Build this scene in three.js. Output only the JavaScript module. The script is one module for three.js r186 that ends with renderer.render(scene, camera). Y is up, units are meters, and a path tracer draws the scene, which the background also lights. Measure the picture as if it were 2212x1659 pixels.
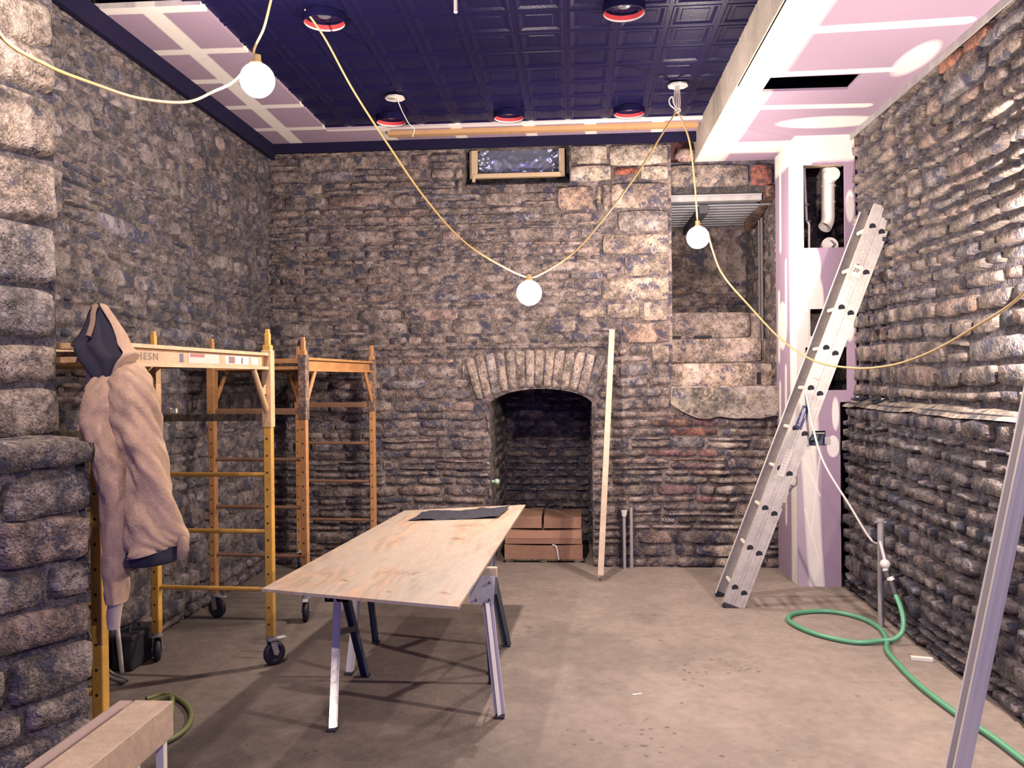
import * as THREE from 'three';
import { mergeGeometries, mergeVertices } from 'three/addons/utils/BufferGeometryUtils.js';
import { RoundedBoxGeometry } from 'three/addons/geometries/RoundedBoxGeometry.js';

// ---------------------------------------------------------------- camera, light, exposure
const scene = new THREE.Scene();
const camera = new THREE.PerspectiveCamera(2 * Math.atan(829.5 / 1855) * 180 / Math.PI, 2212 / 1659, 0.05, 60);
camera.rotation.order = 'YXZ';
camera.position.set(0, 1.62, 0);
camera.rotation.set(-0.0055, Math.atan(137 / 1855), -0.010);
scene.add(camera);

scene.background = new THREE.Color().setRGB(0.95, 0.92, 4.1);   // violet fill light added to tint the shade, let in behind the camera
const renderer = new THREE.WebGLRenderer({ antialias: true });
renderer.toneMapping = THREE.LinearToneMapping;
renderer.toneMappingExposure = 1.0;
renderer.shadowMap.enabled = true;
const LAMP_COLOR = new THREE.Color().setRGB(1.0, 0.85, 0.74), LAMP_CANDELA = 12.5;

// ---------------------------------------------------------------- helpers
const V2 = (x, y) => new THREE.Vector2(x, y), V3 = (x, y, z) => new THREE.Vector3(x, y, z);
const clamp = THREE.MathUtils.clamp, lerp = THREE.MathUtils.lerp;
const sstep = (a, b, x) => { const t = clamp((x - a) / (b - a), 0, 1); return t * t * (3 - 2 * t); };
function rng(seed) { let s = seed >>> 0; return () => { s = (s + 0x6d2b79f5) | 0; let t = Math.imul(s ^ (s >>> 15), 1 | s); t = (t + Math.imul(t ^ (t >>> 7), 61 | t)) ^ t; return ((t ^ (t >>> 14)) >>> 0) / 4294967296; }; }
const hashTable = (() => { const r = rng(77), t = new Float32Array(65536); for (let i = 0; i < 65536; i++) t[i] = r() * 2 - 1; return t; })();
function vnoise(x, y) {                                   // value noise, -1..1
  const ix = Math.floor(x), iy = Math.floor(y), fx = x - ix, fy = y - iy;
  const h = (a, b) => hashTable[((a * 73 + b * 12289) % 65536 + 65536) % 65536];
  const u = fx * fx * (3 - 2 * fx), v = fy * fy * (3 - 2 * fy);
  return lerp(lerp(h(ix, iy), h(ix + 1, iy), u), lerp(h(ix, iy + 1), h(ix + 1, iy + 1), u), v);
}
const usedNames = new Map();
function numbered(name) { const n = usedNames.get(name) ?? 0; usedNames.set(name, n + 1); return n ? name + '_' + String(n).padStart(3, '0') : name; }
function shade(m) { m.castShadow = true; m.receiveShadow = true; return m; }
function thing(name, label, category, p = [0, 0, 0], turn = 0, group) {
  const g = new THREE.Group(); g.name = numbered(name); g.position.set(...p); g.rotation.y = turn;
  g.userData = { label, category }; if (group) g.userData.group = group;
  scene.add(g); return g;
}
function part(parent, name, geo, mat, label) {
  const m = shade(new THREE.Mesh(geo, mat)); m.name = numbered(name); if (label) m.userData.label = label;
  parent.add(m); return m;
}
function solo(name, label, category, geo, mat, p = [0, 0, 0], turn = 0, group) {
  const m = shade(new THREE.Mesh(geo, mat)); m.name = numbered(name); m.position.set(...p); m.rotation.y = turn;
  m.userData = { label, category }; if (group) m.userData.group = group; scene.add(m); return m;
}
function struct(name, p = [0, 0, 0], turn = 0) {
  const g = new THREE.Group(); g.name = numbered(name); g.position.set(...p); g.rotation.y = turn; g.userData.kind = 'structure'; scene.add(g); return g;
}
function metricUV(g, ox = 0, oy = 0) {                    // uv in metres, by the face direction
  if (g.index) g = g.toNonIndexed();
  g.computeVertexNormals();
  const p = g.attributes.position, n = g.attributes.normal, uv = new Float32Array(p.count * 2);
  for (let i = 0; i < p.count; i += 3) {
    const ax = Math.abs(n.getX(i)), ay = Math.abs(n.getY(i)), az = Math.abs(n.getZ(i));
    for (let k = i; k < i + 3; k++) {
      const x = p.getX(k), y = p.getY(k), z = p.getZ(k);
      if (ax >= ay && ax >= az) { uv[k * 2] = z + ox; uv[k * 2 + 1] = y + oy; }
      else if (ay >= az) { uv[k * 2] = x + ox; uv[k * 2 + 1] = z + oy; }
      else { uv[k * 2] = x + ox; uv[k * 2 + 1] = y + oy; }
    }
  }
  g.setAttribute('uv', new THREE.BufferAttribute(uv, 2)); return g;
}
const merge = (list) => mergeGeometries(list.map((g) => (g.index ? g.toNonIndexed() : g)).map((g) => { for (const k of Object.keys(g.attributes)) if (!['position', 'normal', 'uv'].includes(k)) g.deleteAttribute(k); return g; }));
const box = (w, h, d, x = 0, y = 0, z = 0) => metricUV(new THREE.BoxGeometry(w, h, d).translate(x, y, z));
const rbox = (w, h, d, r, x = 0, y = 0, z = 0) => { const g = new RoundedBoxGeometry(w, h, d, 2, r).translate(x, y, z), n = g.attributes.normal.clone(); const q = g.index ? g.toNonIndexed() : g; const keep = q.attributes.normal.clone(); const u = metricUV(q); u.setAttribute('normal', keep); return u; };
const cyl = (r, h, x = 0, y = 0, z = 0, seg = 16, r2 = r) => new THREE.CylinderGeometry(r2, r, h, seg).translate(x, y, z);
const cylX = (r, l, x, y, z, seg = 12) => new THREE.CylinderGeometry(r, r, l, seg).rotateZ(Math.PI / 2).translate(x, y, z);
const cylZ = (r, l, x, y, z, seg = 12) => new THREE.CylinderGeometry(r, r, l, seg).rotateX(Math.PI / 2).translate(x, y, z);
function tube(pts, r, seg = 60, rad = 8, closed = false) { return new THREE.TubeGeometry(new THREE.CatmullRomCurve3(pts.map((p) => V3(...p)), closed), seg, r, rad, closed); }
function bar(a, b, w, d, roll = 0) {                      // a rectangular bar between two points
  a = V3(...a); b = V3(...b); const L = a.distanceTo(b), g = new THREE.BoxGeometry(w, L, d);
  g.rotateY(roll); const q = new THREE.Quaternion().setFromUnitVectors(V3(0, 1, 0), b.clone().sub(a).normalize());
  g.applyQuaternion(q); const m = a.add(b).multiplyScalar(0.5); return metricUV(g.translate(m.x, m.y, m.z));
}
function rod(a, b, r, seg = 10) {
  a = V3(...a); b = V3(...b); const g = new THREE.CylinderGeometry(r, r, a.distanceTo(b), seg);
  g.applyQuaternion(new THREE.Quaternion().setFromUnitVectors(V3(0, 1, 0), b.clone().sub(a).normalize()));
  const m = a.add(b).multiplyScalar(0.5); return g.translate(m.x, m.y, m.z);
}
function sheet(outline, depth, holes = [], bevel = 0) {   // extruded outline, front face at z = depth
  const s = new THREE.Shape(outline.map((p) => V2(...p)));
  for (const h of holes) s.holes.push(new THREE.Path(h.map((p) => V2(...p))));
  return new THREE.ExtrudeGeometry(s, { depth, bevelEnabled: bevel > 0, bevelSize: bevel, bevelThickness: bevel, bevelSegments: 2, curveSegments: 16 });
}
const rect = (a, b, c, d) => [[a, b], [c, b], [c, d], [a, d]];

// ---------------------------------------------------------------- textures
function fbmMap(size, base, oct, gain, seed) {            // tileable noise, 0..1
  const out = new Float32Array(size * size); let amp = 1, tot = 0;
  for (let o = 0; o < oct; o++) {
    const f = base << o, r = rng(seed * 131 + o), lat = new Float32Array(f * f); for (let i = 0; i < f * f; i++) lat[i] = r();
    for (let y = 0; y < size; y++) {
      const gy = y * f / size, iy = Math.floor(gy), ty = gy - iy, v = ty * ty * (3 - 2 * ty), r0 = (iy % f) * f, r1 = ((iy + 1) % f) * f;
      for (let x = 0; x < size; x++) {
        const gx = x * f / size, ix = Math.floor(gx), tx = gx - ix, u = tx * tx * (3 - 2 * tx), a = ix % f, b = (ix + 1) % f;
        out[y * size + x] += amp * lerp(lerp(lat[r0 + a], lat[r0 + b], u), lerp(lat[r1 + a], lat[r1 + b], u), v);
      }
    }
    tot += amp; amp *= gain;
  }
  for (let i = 0; i < out.length; i++) out[i] /= tot;
  return out;
}
function dataTex(w, h, fn, srgb = true, repeat = true) {
  const d = new Uint8Array(w * h * 4);
  for (let y = 0; y < h; y++) for (let x = 0; x < w; x++) { const c = fn(x, y, y * w + x), i = (y * w + x) * 4; for (let k = 0; k < 3; k++) d[i + k] = clamp(Math.round(c[k] * 255), 0, 255); d[i + 3] = 255; }
  const t = new THREE.DataTexture(d, w, h, THREE.RGBAFormat); t.magFilter = THREE.LinearFilter; t.minFilter = THREE.LinearMipmapLinearFilter;
  if (repeat) t.wrapS = t.wrapT = THREE.RepeatWrapping;
  if (srgb) t.colorSpace = THREE.SRGBColorSpace; t.needsUpdate = true; return t;
}
function canvasTex(w, h, draw) {
  const c = document.createElement('canvas'); c.width = w; c.height = h; draw(c.getContext('2d'), w, h);
  const t = new THREE.CanvasTexture(c); t.colorSpace = THREE.SRGBColorSpace; t.magFilter = THREE.LinearFilter; return t;
}
const scaled = (t, sx, sy = sx) => { const c = t.clone(); c.repeat.set(sx, sy); c.wrapS = c.wrapT = THREE.RepeatWrapping; c.needsUpdate = true; return c; };
const NA = fbmMap(1024, 4, 6, 0.55, 1), NB = fbmMap(1024, 16, 5, 0.6, 2), NC = fbmMap(1024, 64, 3, 0.6, 3), ND = fbmMap(1024, 7, 6, 0.62, 4), NE = fbmMap(1024, 10, 6, 0.65, 5);
// weathered stone: grey-brown grain with blue-black soot and lichen patches and pale flaked spots
function stoneTex(soot, pale) {
  return dataTex(1024, 1024, (x, y, i) => {
    let v = 0.80 + 0.5 * (NA[i] - 0.5) + 0.8 * (NB[i] - 0.5) + 0.55 * (NC[i] - 0.5);
    const j = (i + 300 * 1024 + 411) & 1048575, m = NE[j] * 0.42 + NB[j] * 0.28 + NC[i] * 0.30 + 0.22 * (ND[i] - 0.5);
    const k = sstep(0.55 - soot, 0.63 - soot, m), p = sstep(0.62 - pale, 0.70 - pale, NE[i] * 0.75 + NC[i] * 0.25);
    let r = v, g = v * 0.975, b = v * 0.96;
    r = lerp(r, 0.34, k * 0.82); g = lerp(g, 0.37, k * 0.82); b = lerp(b, 0.53, k * 0.82);
    r = lerp(r, 1.0, p * 0.6); g = lerp(g, 0.95, p * 0.6); b = lerp(b, 0.88, p * 0.6);
    return [r, g, b];
  });
}
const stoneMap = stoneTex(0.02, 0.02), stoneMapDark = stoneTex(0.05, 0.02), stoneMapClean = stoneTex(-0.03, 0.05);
const stoneBump = dataTex(1024, 1024, (x, y, i) => { const pit = sstep(0.60, 0.70, NE[i]); const v = 0.35 * NA[i] + 0.9 * (NB[i] - 0.2) + 0.5 * (NC[i] - 0.4) - 0.35 * pit; return [v, v, v]; }, false);
const fineBump = dataTex(1024, 1024, (x, y, i) => { const v = 0.5 + 0.9 * (NC[i] - 0.5) + 0.35 * (NB[i] - 0.5); return [v, v, v]; }, false);
const concreteMap = dataTex(1024, 1024, (x, y, i) => {
  const v = 0.90 + 0.20 * (NA[i] - 0.5) + 0.10 * (NB[i] - 0.5) + 0.14 * (NC[i] - 0.5);
  return [v, v * 0.985, v * 0.965];
});
const scuffMap = dataTex(1024, 1024, (x, y, i) => { const v = 0.45 + 0.5 * (NB[i] - 0.5) + 0.35 * (NC[i] - 0.5); return [v, v, v]; }, false);

function std(o) { const m = new THREE.MeshStandardMaterial(o); m.color.multiplyScalar(0.63); return m; }   // every colour darkened alike to weaken bounced light and deepen shade
const C = (r, g, b) => new THREE.Color().setRGB(r, g, b);
const M = {};
M.stone = std({ color: C(1, 1, 1), vertexColors: true, map: scaled(stoneMap, 1.15), bumpMap: scaled(stoneBump, 1.15), bumpScale: 0.011, roughness: 0.95 });
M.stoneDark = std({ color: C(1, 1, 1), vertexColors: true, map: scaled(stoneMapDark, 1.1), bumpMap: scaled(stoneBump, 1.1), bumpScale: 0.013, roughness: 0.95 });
M.stoneClean = std({ color: C(1, 1, 1), vertexColors: true, map: scaled(stoneMapClean, 1.3), bumpMap: scaled(stoneBump, 1.3), bumpScale: 0.008, roughness: 0.95 });
M.mortar = std({ color: C(0.17, 0.145, 0.175), map: scaled(stoneMap, 1.6), bumpMap: scaled(stoneBump, 1.6), bumpScale: 0.02, roughness: 1 });
M.stoneNear = std({ color: C(1, 1, 1), vertexColors: true, map: scaled(stoneMap, 1.9), bumpMap: scaled(stoneBump, 2.2), bumpScale: 0.02, roughness: 0.95 });
M.stoneNearPale = std({ color: C(1, 1, 1), vertexColors: true, map: scaled(stoneMapClean, 2.2), bumpMap: scaled(stoneBump, 2.6), bumpScale: 0.014, roughness: 0.95 });
M.mortarWall = std({ color: C(0.25, 0.20, 0.19), map: scaled(stoneMap, 1.6), bumpMap: scaled(stoneBump, 1.6), bumpScale: 0.01, roughness: 1 });
M.mortarPale = std({ color: C(0.42, 0.36, 0.31), map: scaled(stoneMap, 1.6), bumpMap: scaled(stoneBump, 1.6), bumpScale: 0.015, roughness: 1 });
M.concrete = std({ color: C(0.42, 0.36, 0.32), map: scaled(stoneMapClean, 0.8), bumpMap: scaled(fineBump, 1.5), bumpScale: 0.006, roughness: 0.95 });
M.plasterStep = std({ color: C(0.50, 0.40, 0.35), map: scaled(stoneMapClean, 0.9), bumpMap: scaled(fineBump, 1.2), bumpScale: 0.006, roughness: 0.95 });
M.black = new THREE.MeshPhysicalMaterial({ color: C(0.006, 0.005, 0.026), roughness: 0.3, specularIntensity: 0.11, bumpMap: scaled(fineBump, 2), bumpScale: 0.0006 });
M.blackMatte = new THREE.MeshPhysicalMaterial({ color: C(0.007, 0.0055, 0.021), roughness: 0.85, specularIntensity: 0.2 });
M.yellow = std({ color: C(0.80, 0.44, 0.085), roughness: 0.5, bumpMap: scaled(fineBump, 2), bumpScale: 0.001, map: scaled(concreteMap, 2) });
M.yellowWorn = std({ color: C(0.86, 0.55, 0.30), roughness: 0.6, map: scaled(concreteMap, 3), bumpMap: scaled(fineBump, 2), bumpScale: 0.001 });
M.orange = std({ color: C(0.66, 0.32, 0.12), roughness: 0.6, map: scaled(concreteMap, 3), bumpMap: scaled(fineBump, 2), bumpScale: 0.001 });
M.rust = std({ color: C(0.34, 0.17, 0.10), roughness: 0.85, map: scaled(concreteMap, 4), bumpMap: scaled(fineBump, 2), bumpScale: 0.001 });
M.dustyBar = std({ color: C(0.20, 0.15, 0.10), roughness: 0.9, map: scaled(stoneMap, 4) });
M.rubber = std({ color: C(0.022, 0.02, 0.035), roughness: 0.6 });
M.steel = std({ color: C(0.86, 0.80, 0.76), metalness: 0.12, roughness: 0.42, roughnessMap: scaled(scuffMap, 3) });
M.galv = std({ color: C(0.52, 0.50, 0.52), metalness: 0.25, roughness: 0.5, map: scaled(concreteMap, 3) });
M.alu = std({ color: C(0.74, 0.70, 0.68), metalness: 0.15, roughness: 0.42, map: scaled(concreteMap, 2), bumpMap: scaled(fineBump, 1.5), bumpScale: 0.0006 });
M.aluDull = std({ color: C(0.36, 0.34, 0.33), metalness: 0.2, roughness: 0.6, map: scaled(stoneMap, 2) });
M.aluLifted = std({ color: C(1.0, 0.94, 0.86), metalness: 0.1, roughness: 0.55, map: scaled(concreteMap, 2) });  // alu lightened to offset the shade on far rails and rungs
M.darkSteel = std({ color: C(0.10, 0.12, 0.17), metalness: 0.4, roughness: 0.5 });
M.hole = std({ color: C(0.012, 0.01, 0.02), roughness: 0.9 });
M.cord = std({ color: C(0.62, 0.42, 0.17), roughness: 0.5 });
M.whiteWire = std({ color: C(0.72, 0.66, 0.62), roughness: 0.5 });
M.whitePlastic = std({ color: C(0.78, 0.72, 0.66), roughness: 0.45 });
M.red = std({ color: C(0.50, 0.05, 0.06), roughness: 0.5 });
M.greenHose = std({ color: C(0.10, 0.34, 0.19), roughness: 0.42 });
M.oliveHose = std({ color: C(0.25, 0.27, 0.10), roughness: 0.5 });
M.cardboard = std({ color: C(0.36, 0.19, 0.13), roughness: 0.8, map: scaled(concreteMap, 2) });
M.tapeGloss = std({ color: C(0.42, 0.23, 0.16), roughness: 0.16 });
M.coat = std({ color: C(0.60, 0.40, 0.29), roughness: 0.95, map: scaled(concreteMap, 3), bumpMap: scaled(fineBump, 4), bumpScale: 0.002 });
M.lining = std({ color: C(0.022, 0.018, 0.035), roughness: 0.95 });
M.blackCloth = std({ color: C(0.02, 0.018, 0.035), roughness: 0.9 });

// ---------------------------------------------------------------- stones
let stoneSeed = 1;
// One stone: an irregular quad (bottom left, bottom right, top right, top left; wall metres) with rounded edges and a rough, slightly domed face.
function stoneGeo(q, depth, R, o = {}) {
  const id = stoneSeed++, cx = (q[0][0] + q[1][0] + q[2][0] + q[3][0]) / 4, cy = (q[0][1] + q[1][1] + q[2][1] + q[3][1]) / 4;
  const w = Math.hypot(q[1][0] - q[0][0], q[1][1] - q[0][1]), h = Math.hypot(q[3][0] - q[0][0], q[3][1] - q[0][1]);
  const cell = o.cell ?? 0.06, nx = clamp(Math.round(w / cell), 3, o.most ?? 8), ny = clamp(Math.round(h / cell), 3, o.most ?? 6);
  const bev = Math.min(o.bevel ?? 0.016, 0.3 * h, 0.3 * w);
  const grid = (n, size) => { const e = 2 * bev / size, a = [-1]; for (let i = 0; i <= n - 2; i++) a.push(-1 + e + (2 - 2 * e) * i / (n - 2)); a.push(1); return a; };
  const S = grid(nx, w), T = grid(ny, h), rs = (o.round ?? 0.02) * 2 / w, rt = (o.round ?? 0.02) * 2 / h, rough = o.rough ?? 1;
  const pos = [], uv = [], col = [], idx = [], ou = R() * 7, ov = R() * 7, tilt = (R() - 0.5) * 0.35, tilt2 = (R() - 0.5) * 0.5;
  T.forEach((t, j) => S.forEach((s, i) => {
    const s1 = s * (1 - Math.min(rs, 0.35) * Math.pow(Math.abs(t), 5)), t1 = t * (1 - Math.min(rt, 0.35) * Math.pow(Math.abs(s), 5));
    const a = (s1 + 1) / 2, b = (t1 + 1) / 2;
    let x = lerp(lerp(q[0][0], q[1][0], a), lerp(q[3][0], q[2][0], a), b) - cx, y = lerp(lerp(q[0][1], q[1][1], a), lerp(q[3][1], q[2][1], a), b) - cy;
    const edge = i === 0 || j === 0 || i === nx || j === ny, ring = i === 1 || j === 1 || i === nx - 1 || j === ny - 1;
    x += vnoise(id * 3.1 + x * 14, id * 7.7 + y * 14) * 0.007 * rough; y += vnoise(id * 5.3 + x * 11 + 40, id * 2.9 + y * 11) * 0.006 * rough;
    let z = edge ? -0.02 : depth * ((ring ? 0.78 : 1) + tilt * s * 0.5 + tilt2 * t * 0.5) + vnoise(id * 1.7 + x * 16, id * 4.3 + y * 16) * 0.010 * rough + vnoise(id * 9.1 + x * 6, y * 6) * 0.008 * rough;
    pos.push(x, y, z); uv.push(cx + x + ou, cy + y + ov);
    const c = o.tint ? o.tint(cx + x, cy + y) : o.color; col.push(c[0], c[1], c[2]);
  }));
  const W = nx + 1;
  for (let j = 0; j < ny; j++) for (let i = 0; i < nx; i++) { const a = j * W + i; if ((i + j) % 2) idx.push(a, a + 1, a + W, a + 1, a + W + 1, a + W); else idx.push(a, a + 1, a + W + 1, a, a + W + 1, a + W); }
  const g = new THREE.BufferGeometry(); g.setAttribute('position', new THREE.Float32BufferAttribute(pos, 3)); g.setAttribute('uv', new THREE.Float32BufferAttribute(uv, 2)); g.setAttribute('color', new THREE.Float32BufferAttribute(col, 3));
  g.setIndex(idx); g.computeVertexNormals(); g.userData.at = [cx, cy]; g.userData.size = w * h; return g;
}
function stoneTone(R, base, spread = 0.22) {
  const v = 1 + (R() - 0.5) * 2 * spread, k = R(); let c = [base[0] * v, base[1] * v, base[2] * v];
  if (k > 0.88) c = [c[0] * 1.07, c[1] * 0.96, c[2] * 0.93]; else if (k < 0.12) c = [c[0] * 0.88, c[1] * 0.95, c[2] * 1.08];
  return c;
}
// Rubble in rough courses between u0..u1, v0..v1. blocked(u, v) says where no stone stands.
function rubble(R, u0, u1, v0, v1, o, blocked = () => false) {
  const list = [], gap = o.gap ?? 0.012, wave = o.wave ?? 0.02, ph = R() * 100;
  const warp = (u, v) => v + wave * (vnoise(u * 0.9 + ph, v * 0.8) + 0.5 * vnoise(u * 2.3 + ph, v * 1.7 + 9));
  let v = v0;
  while (v < v1 - 0.02) {
    let h = lerp(o.h[0], o.h[1], Math.pow(R(), o.hpow ?? 1.4)); if (v + h > v1 - o.h[0] * 0.7) h = v1 - v;
    let u = u0 - R() * 0.15;
    while (u < u1 - 0.015) {
      let w = lerp(o.w[0], o.w[1], Math.pow(R(), o.wpow ?? 1.3)) * clamp(h / 0.11, 0.75, 1.25);
      let a = Math.max(u, u0), b = Math.min(u + w, u1); u += w; if (u1 - u < o.w[0] * 0.5) { b = u1; u = u1 + 1; }
      if (b - a < 0.03) continue;
      const cells = h > o.split && R() < o.splitChance ? [[v, v + h * (0.35 + R() * 0.3)]] : [[v, v + h]]; if (cells[0][1] < v + h - 0.01) cells.push([cells[0][1], v + h]);
      for (const [c0, c1] of cells) {
        // trim against blocked places
        let a1 = a, b1 = b; const mid = (c0 + c1) / 2, lo = c0 + 0.012, hi = c1 - 0.012, hit = (x) => blocked(x, mid) || blocked(x, lo) || blocked(x, hi);
        const st = 0.01; while (a1 < b1 && hit(a1)) a1 += st; while (b1 > a1 && hit(b1)) b1 -= st;
        let cut = null; for (let x = a1; x < b1; x += st) if (hit(x)) { cut = x; break; }
        const spans = cut ? [[a1, cut - st]] : [[a1, b1]]; if (cut) { let x = cut; while (x < b1 && hit(x)) x += st; spans.push([x, b1]); }
        for (const [p, r] of spans) {
          if (r - p < 0.035) continue; const j = () => (R() - 0.5) * (o.jitter ?? 0.014), g2 = gap / 2;
          const B = (x) => (c0 <= v0 + 1e-6 ? c0 : warp(x, c0)), T = (x) => (c1 >= v1 - 1e-6 ? c1 : warp(x, c1));
          list.push([[p + g2 + Math.abs(j()), B(p) + g2 + j() * 0.6], [r - g2 - Math.abs(j()), B(r) + g2 + j() * 0.6], [r - g2 - Math.abs(j()), T(r) - g2 - Math.abs(j())], [p + g2 + Math.abs(j()), T(p) - g2 - Math.abs(j())]]);
        }
      }
    }
    v += h;
  }
  return list;
}
// The 300 largest stones become parts of the wall, the rest one part of kind "stuff".
function lay(wall, geos, mat, most = 300) {
  geos.sort((a, b) => b.userData.size - a.userData.size);
  geos.slice(0, most).forEach((g) => { const m = part(wall, 'stone', g, mat); m.position.set(g.userData.at[0], g.userData.at[1], 0); });
  const rest = geos.slice(most).map((g) => { const c = g.clone().translate(g.userData.at[0], g.userData.at[1], 0); c.userData = {}; return c; });
  if (rest.length) part(wall, 'small_stones', mergeGeometries(rest), mat).userData.kind = 'stuff';
}

// ================================================================ the setting
const ZB = -7.42, XL = -2.68, XR = 2.17, XLEDGE = 2.065, CEIL = 3.72;
// ---- floor
{
  const W = 1100, H = 1800, X0 = -2.9, X1 = 2.3, Z0 = -8.4, Z1 = 0.2, R = rng(5);
  const specks = []; const patch = (x, z, r, n) => { for (let i = 0; i < n; i++) { const a = R() * 6.28, d = Math.sqrt(R()) * r; specks.push([x + Math.cos(a) * d, z + Math.sin(a) * d * 1.3, 0.004 + R() * 0.012]); } };
  patch(0.62, -4.75, 0.16, 26); patch(0.88, -4.9, 0.15, 22); patch(0.15, -3.85, 0.28, 24); patch(0.75, -3.6, 0.18, 22); patch(0.35, -3.95, 0.2, 16); patch(-0.5, -4.3, 0.9, 14); patch(0.7, -5.2, 1.0, 14); patch(0, -5, 2.3, 60);
  const floorMap = canvasTex(W, H, (g) => {
    const img = g.createImageData(W, H);
    for (let y = 0; y < H; y++) for (let x = 0; x < W; x++) {
      const u = (x * 0.62) & 1023, v = (y * 0.62) & 1023, u2 = (x * 1.9) & 1023, v2 = (y * 1.9) & 1023, i1 = v * 1024 + u, i2 = v2 * 1024 + u2;
      const big = NA[((y * 0.3) & 1023) * 1024 + ((x * 0.3) & 1023)];
      let k = 0.86 + 0.42 * (big - 0.5) + 0.20 * (NE[i1] - 0.5) + 0.12 * (NB[i2] - 0.5) + 0.16 * (NC[i2] - 0.5);
      const s = sstep(0.57, 0.68, ND[i1]) * 0.10; k -= s;
      const i = (y * W + x) * 4; img.data[i] = clamp(k * 248, 0, 255); img.data[i + 1] = clamp(k * 236, 0, 255); img.data[i + 2] = clamp(k * 226, 0, 255); img.data[i + 3] = 255;
    }
    g.putImageData(img, 0, 0);
    const PX = (x) => (x - X0) / (X1 - X0) * W, PZ = (z) => (z - Z0) / (Z1 - Z0) * H;
    for (const [x, z, r] of specks) { g.fillStyle = 'rgba(70,60,50,' + (0.15 + 0.35 * R()) + ')'; g.beginPath(); g.ellipse(PX(x), PZ(z), r * 180, r * 130, R() * 3, 0, 7); g.fill(); }
    g.lineCap = 'round';                                  // trowel marks and scuffs
    for (let i = 0; i < 34; i++) { const x = -2 + R() * 4, z = -7.2 + R() * 6, a = R() * 0.7 - 0.2, l = 0.15 + R() * 0.5; g.strokeStyle = (R() > 0.5 ? 'rgba(255,250,238,' : 'rgba(110,95,85,') + (0.10 + R() * 0.16) + ')'; g.lineWidth = 1 + R() * 3; g.beginPath(); g.moveTo(PX(x), PZ(z)); g.quadraticCurveTo(PX(x + l * 0.5), PZ(z + a * 0.4), PX(x + l), PZ(z + a * l)); g.stroke(); }
    g.strokeStyle = 'rgba(255,248,236,0.35)'; g.lineWidth = 2.5; g.beginPath(); g.moveTo(PX(-0.1), PZ(-6.35)); g.quadraticCurveTo(PX(0.25), PZ(-6.1), PX(0.62), PZ(-5.95)); g.stroke();
  });
  const fm = std({ color: C(0.345, 0.302, 0.287), map: floorMap, roughness: 0.82, bumpMap: scaled(fineBump, 6, 10), bumpScale: 0.003 });
  const f = struct('floor');
  const top = new THREE.BoxGeometry(X1 - X0, 0.2, Z1 - Z0).translate((X0 + X1) / 2, -0.1, (Z0 + Z1) / 2);
  const p = top.attributes.position, uv = top.attributes.uv; for (let i = 0; i < p.count; i++) uv.setXY(i, (p.getX(i) - X0) / (X1 - X0), 1 - (p.getZ(i) - Z0) / (Z1 - Z0));
  part(f, 'concrete_slab', top, fm);
  part(f, 'concrete_slab', box(7.4, 0.2, 4.6, -0.3, -0.1, 2.5), M.concrete);
}
// ---- back wall
const inArch = (x, y) => x > -0.73 && x < 0.13 && y < 1.37 + 0.165 * Math.sqrt(Math.max(0, 1 - ((x + 0.30) / 0.46) ** 2));
const fanTop = (x) => 1.885 - 0.19 * (x + 0.33) ** 2 * 0.8, fanL = (y) => lerp(-0.865, -0.965, clamp((y - 1.44) / 0.37, 0, 1)), fanR = (y) => lerp(0.16, 0.275, clamp((y - 1.44) / 0.37, 0, 1));
const inFan = (x, y) => y > 1.40 && y < fanTop(x) && x > fanL(y) && x < fanR(y);
const sillBottom = (x) => 1.29 + 0.02 * vnoise(x * 9, 3) + 0.10 * sstep(1.05, 0.82, x);
const inAlcove = (x, y) => x > 0.82 && x < 1.72 && y > 1.5;
const quoins = [[0.319, 3.07, 0.815, 3.29], [0.248, 3.06, 0.315, 3.285], [0.185, 3.062, 0.244, 3.271], [-0.137, 3.07, 0.179, 3.272], [0.375, 2.872, 0.815, 3.055], [0.245, 2.688, 0.815, 2.858], [0.424, 2.49, 0.815, 2.675], [0.227, 2.285, 0.815, 2.478], [0.578, 2.105, 0.815, 2.272], [0.033, 2.138, 0.26, 2.218], [0.267, 2.126, 0.564, 2.26], [0.4, 1.918, 0.815, 2.09], [0.466, 1.825, 0.62, 1.903], [0.648, 1.744, 0.815, 1.903], [-0.03, 3.46, 0.30, 3.62], [0.305, 3.44, 0.815, 3.62], [-0.03, 3.315, 0.33, 3.45], [0.34, 3.36, 0.56, 3.43], [0.57, 3.31, 0.815, 3.43]];
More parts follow.
